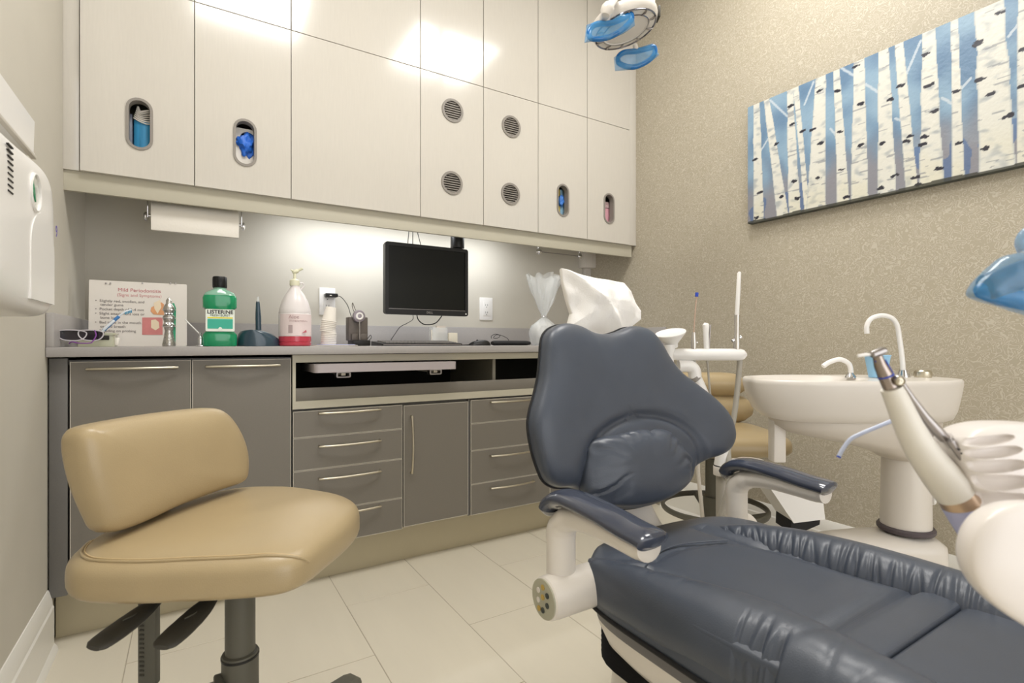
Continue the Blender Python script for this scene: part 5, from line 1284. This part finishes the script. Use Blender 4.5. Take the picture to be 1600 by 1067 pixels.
# ------------------------------------------------------------------ delivery unit, handpiece, wrapped handle
def delivery():
    TT = .45; s = TT/FPX
    t = thing('delivery_unit', 'white rounded instrument delivery head with finger notches at the right edge', 'dental unit', tuple(W(1600, 760, TT)))
    wm = mat('unit_white', (240, 234, 230), .3, bump=.005, coat=.2)
    # rack body with five notches: outline in picture plane, thick in depth
    o = [(1497, 693), (1508, 678), (1530, 667), (1570, 661), (1640, 664), (1740, 680), (1800, 720), (1810, 800), (1780, 850), (1600, 860), (1545, 830), (1532, 800)]
    notch = [(1497, 693), (1497, 706), (1500, 712), (1506, 730), (1515, 750), (1522, 772), (1530, 795)]
    out = [(v.x, v.y) for v in catmull([Vector((*q, 0)) for q in o+[(1520, 760), (1505, 722)]], 26, True)]
    cx, cy = 1650, 760
    fr = lambda u, v, d: W(u, v, TT+.035)-FW*d
    NT = [(1524, 684, 36, 6.5, -.2), (1528, 701, 38, 8, -.18), (1530, 722, 42, 9.5, -.15), (1534, 747, 46, 11.5, -.12), (1542, 777, 50, 15, -.08)]
    def scoop(u, v, s_):
        h = 0
        for (x, y, L, r_, a_) in NT:
            dx, dy = u-x, v-y; p_ = dx*math.cos(a_)+dy*math.sin(a_); q_ = -dx*math.sin(a_)+dy*math.cos(a_)
            e = (p_/L)**2+(q_/r_)**2
            if e < 1: h -= .014*(r_/13)**.6*(1-e)**.35
        return h
    pillow(out, (cx, cy), fr, .022, .06, 3.2, 110, scoop).build('rack_body', wm, t)
    # front nose
    o = [(1492, 880), (1495, 845), (1512, 815), (1540, 795), (1580, 786), (1660, 790), (1760, 820), (1800, 880), (1790, 960), (1720, 1010), (1640, 1010), (1590, 985), (1535, 948), (1505, 915)]
    out = [(v.x, v.y) for v in catmull([Vector((*q, 0)) for q in o], 6, True)]
    TN = .40
    pillow(out, (1650, 890), lambda u, v, d: W(u+22, v, TN+.01)-FW*d, .014, .04, 2.4, 30).build('front_nose', wm, t)
    MB().tube(catmull([W(1575, 663, TT+.05), W(1600, 668, TT+.04), W(1640, 690, TT+.04)], 6), .0016, 8).build('dark_seam', M['black'], t)
    # carrying arm beyond the frame down to the floor column
    MB().tube(catmull([W(1760, 800, TT+.1), W(1900, 820, .5), Vector((1.0, -.15, .72)), Vector((1.45, -.2, .70)), Vector((1.5, -.2, .5)), Vector((1.5, -.2, .06))], 8), .03, 16).build('support_arm', wm, t)
    MB().lathe([(.2, 0), (.2, .03), (.16, .05), (.05, .07)], (1.5, -.2, 0), n=32).build('floor_base', wm, t)
delivery()

def handpiece():
    TT = .5; s = TT/FPX
    Wt = lambda x, y, d=0: W(x, y, TT)+FW*d
    t = thing('dental_handpiece', 'steel contra-angle handpiece with white sleeve held in the delivery head', 'handpiece', tuple(Wt(1510, 800)))
    MB().tube([Wt(1361, 556), Wt(1363, 554.5), Wt(1379, 548), Wt(1382, 548.5), Wt(1384, 549)], [3.5*s, 6*s, 6.6*s, 6*s, 3*s], 20).build('head', M['steel'], t)
    MB().tube([Wt(1362, 554), Wt(1353, 554), Wt(1340, 556)], [1.5*s, 3*s, 2.4*s], 12).build('white_bur_guard', M['white'], t)
    MB().tube([Wt(1371, 556), Wt(1375, 570), Wt(1384, 588), Wt(1392, 606)], [6.5*s, 8.5*s, 10.5*s, 10.5*s], 24).build('neck', mat('warm_steel', (170, 158, 150), .25, 1), t)
    for a, b in (((1366.5, 563), (1375, 589)), ((1381.5, 562), (1394, 584))): MB().tube([Wt(*a, -.0015), Wt(*b, -.0015)], 1.1*s, 8).build('blue_stripe', M['blue'], t)
    MB().tube([Wt(1383.6, 586), Wt(1384.6, 588.2)], 11.2*s, 24).build('blue_band', M['blue'], t)
    q = Wt(1394, 594, -.009)
    MB().lathe([(7.5*s, 0), (7.5*s, .002), (5.5*s, .0032), (5*s, .0018), (3.4*s, .0018), (3*s, .003), (1.2*s, .003), (1*s, .001), (0, .001)], q, -FW, 28).build('eyelet', M['nickel'], t)
    MB().lathe([(9*s, -.012), (9.5*s, -.004), (7.5*s, 0)], q+RT*3*s, -FW, 24).build('joint', M['steel'], t)
    # white sleeve, widening
    ctr = [(1393, 606), (1406, 635), (1418, 662), (1434, 693), (1454, 722), (1476, 750), (1492, 771)]
    R_ = [15.5*s, 17.5*s, 19.5*s, 22*s, 25*s, 27.5*s, 27.5*s]
    P = catmull([Wt(*c) for c in ctr], 6); RR = [v.x for v in catmull([Vector((r, 0, 0)) for r in R_], 6)]
    MB().tube(P, RR, 36).build('sleeve', M['sleeve'], t)
    # silver shaft along its right side
    MB().tube([Wt(1402, 598, -.006), Wt(1420, 622, -.004), Wt(1440, 650, -.004), Wt(1463, 675, -.003), Wt(1472, 684, -.003)], [4*s, 5*s, 6.5*s, 8*s, 8*s], 16).build('shaft', M['steel'], t)
    MB().tube([Wt(1474, 682, -.003), Wt(1502, 712, -.003)], [9*s, 10*s], 18).build('shaft_collar', mat('frosted_collar', (214, 208, 204), .4, bump=.01), t)
    MB().tube([Wt(1468, 684, -.012), Wt(1492, 716, -.012)], [6*s, 6.5*s], 14).build('marked_shaft', M['steel'], t)
    for k in range(4): MB().lathe([(1.6*s, 0), (1.6*s, .0006), (0, .0008)], Wt(1475+k*4.2, 697+k*5.4, -.0165), -FW, 10).build('dark_dot', M['black'], t)
    MB().tube([Wt(1498, 716, -.004), Wt(1515, 742, -.004), Wt(1527, 768, -.004)], [11*s, 12*s, 11*s], 16).build('shaft_end', M['steel'], t)
    MB().tube([Wt(1492, 770), Wt(1504, 788)], [27*s, 27.5*s], 32).build('brass_band', mat('warm_band', (190, 165, 140), .3, .7), t)
    MB().tube([Wt(1503, 787), Wt(1512, 806), Wt(1522, 830), Wt(1532, 850)], [27.8*s, 26*s, 22*s, 18*s], 32).build('silicone_cap', M['lav'], t)
    MB().tube(catmull([Wt(1530, 846), Wt(1560, 900, .02), Wt(1660, 940, .02), Wt(1740, 900, .02)], 6), 9*s, 12).build('hose', M['hosew'], t)
    # second tool
    T2 = .56; W2 = lambda x, y: W(x, y, T2)
    t = thing('syringe_tip', 'pale blue bent syringe tube reaching out from behind the handpiece', 'syringe', tuple(W2(1520, 790)))
    MB().tube(catmull([W2(1311, 713), W2(1316, 703), W2(1328, 687), W2(1342, 679), W2(1368, 668), W2(1395, 657), W2(1430, 645)], 4), 3.1*T2/FPX, 14).build('bent_tube', mat('periwinkle_plastic', (190, 200, 226), .25, coat=.4), t)
    MB().tube([W2(1422, 640), W2(1445, 672), W2(1475, 715), W2(1540, 800)], [5*s, 7*s, 8*s, 10*s], 14).build('syringe_body', M['steel'], t)
    MB().lathe([(3.7*s, -.001), (3.7*s, .0006), (0, .0006)], W2(1310.5, 714), W2(1311, 713)-W2(1316, 703), 12).build('tube_mouth', M['blue'], t)
handpiece()

def wrapped_handle():
    TT = .5; s = TT/FPX
    Wt = lambda x, y, d=0: W(x, y, TT)+FW*d
    t = thing('wrapped_handle', 'control handle wrapped in blue plastic film at the right picture edge', 'handle', tuple(Wt(1620, 430)))
    MB().tube(catmull([Wt(1536, 450), Wt(1560, 444), Wt(1590, 432), Wt(1630, 420), Wt(1720, 415)], 6), [12*s, 20*s, 22*s]+[22*s]*22, 22, ell=.8).build('grip', mat('handle_grey', (90, 88, 100), .3), t)
    MB().tube([Wt(1524, 452), Wt(1530, 453), Wt(1560, 462), Wt(1600, 470), Wt(1660, 474)], [6*s, 12*s, 15*s, 15*s, 14*s], 18, ell=.7).build('wrap_core', M['filmd'], t)
    o = [(1514, 460), (1524, 440), (1550, 415), (1575, 398), (1620, 394), (1690, 400), (1700, 470), (1650, 500), (1600, 491), (1560, 478), (1530, 470)]
    pillow([(v.x, v.y) for v in catmull([Vector((*q, 0)) for q in o], 5, True)], (1605, 445), lambda u, v, d: W(u, v, TT)-FW*d, .02, .018, 2.4, 20, lambda u, v, s_: .004*nz((u*.04, v*.06, 0), 1, 3)).build('plastic_film', M['film'], t, angle=60)
    MB().tube(catmull([Wt(1598, 392), Wt(1594, 380), Wt(1600, 366), Wt(1620, 350)], 5), 7*s, 12).build('film_tail', M['film'], t)
    MB().tube(catmull([Wt(1700, 415), Wt(1800, 440, .05), Wt(1850, 600, .08), W(1800, 780, .53)], 8), .012, 14).build('handle_stem', M['ivory'], t)
wrapped_handle()
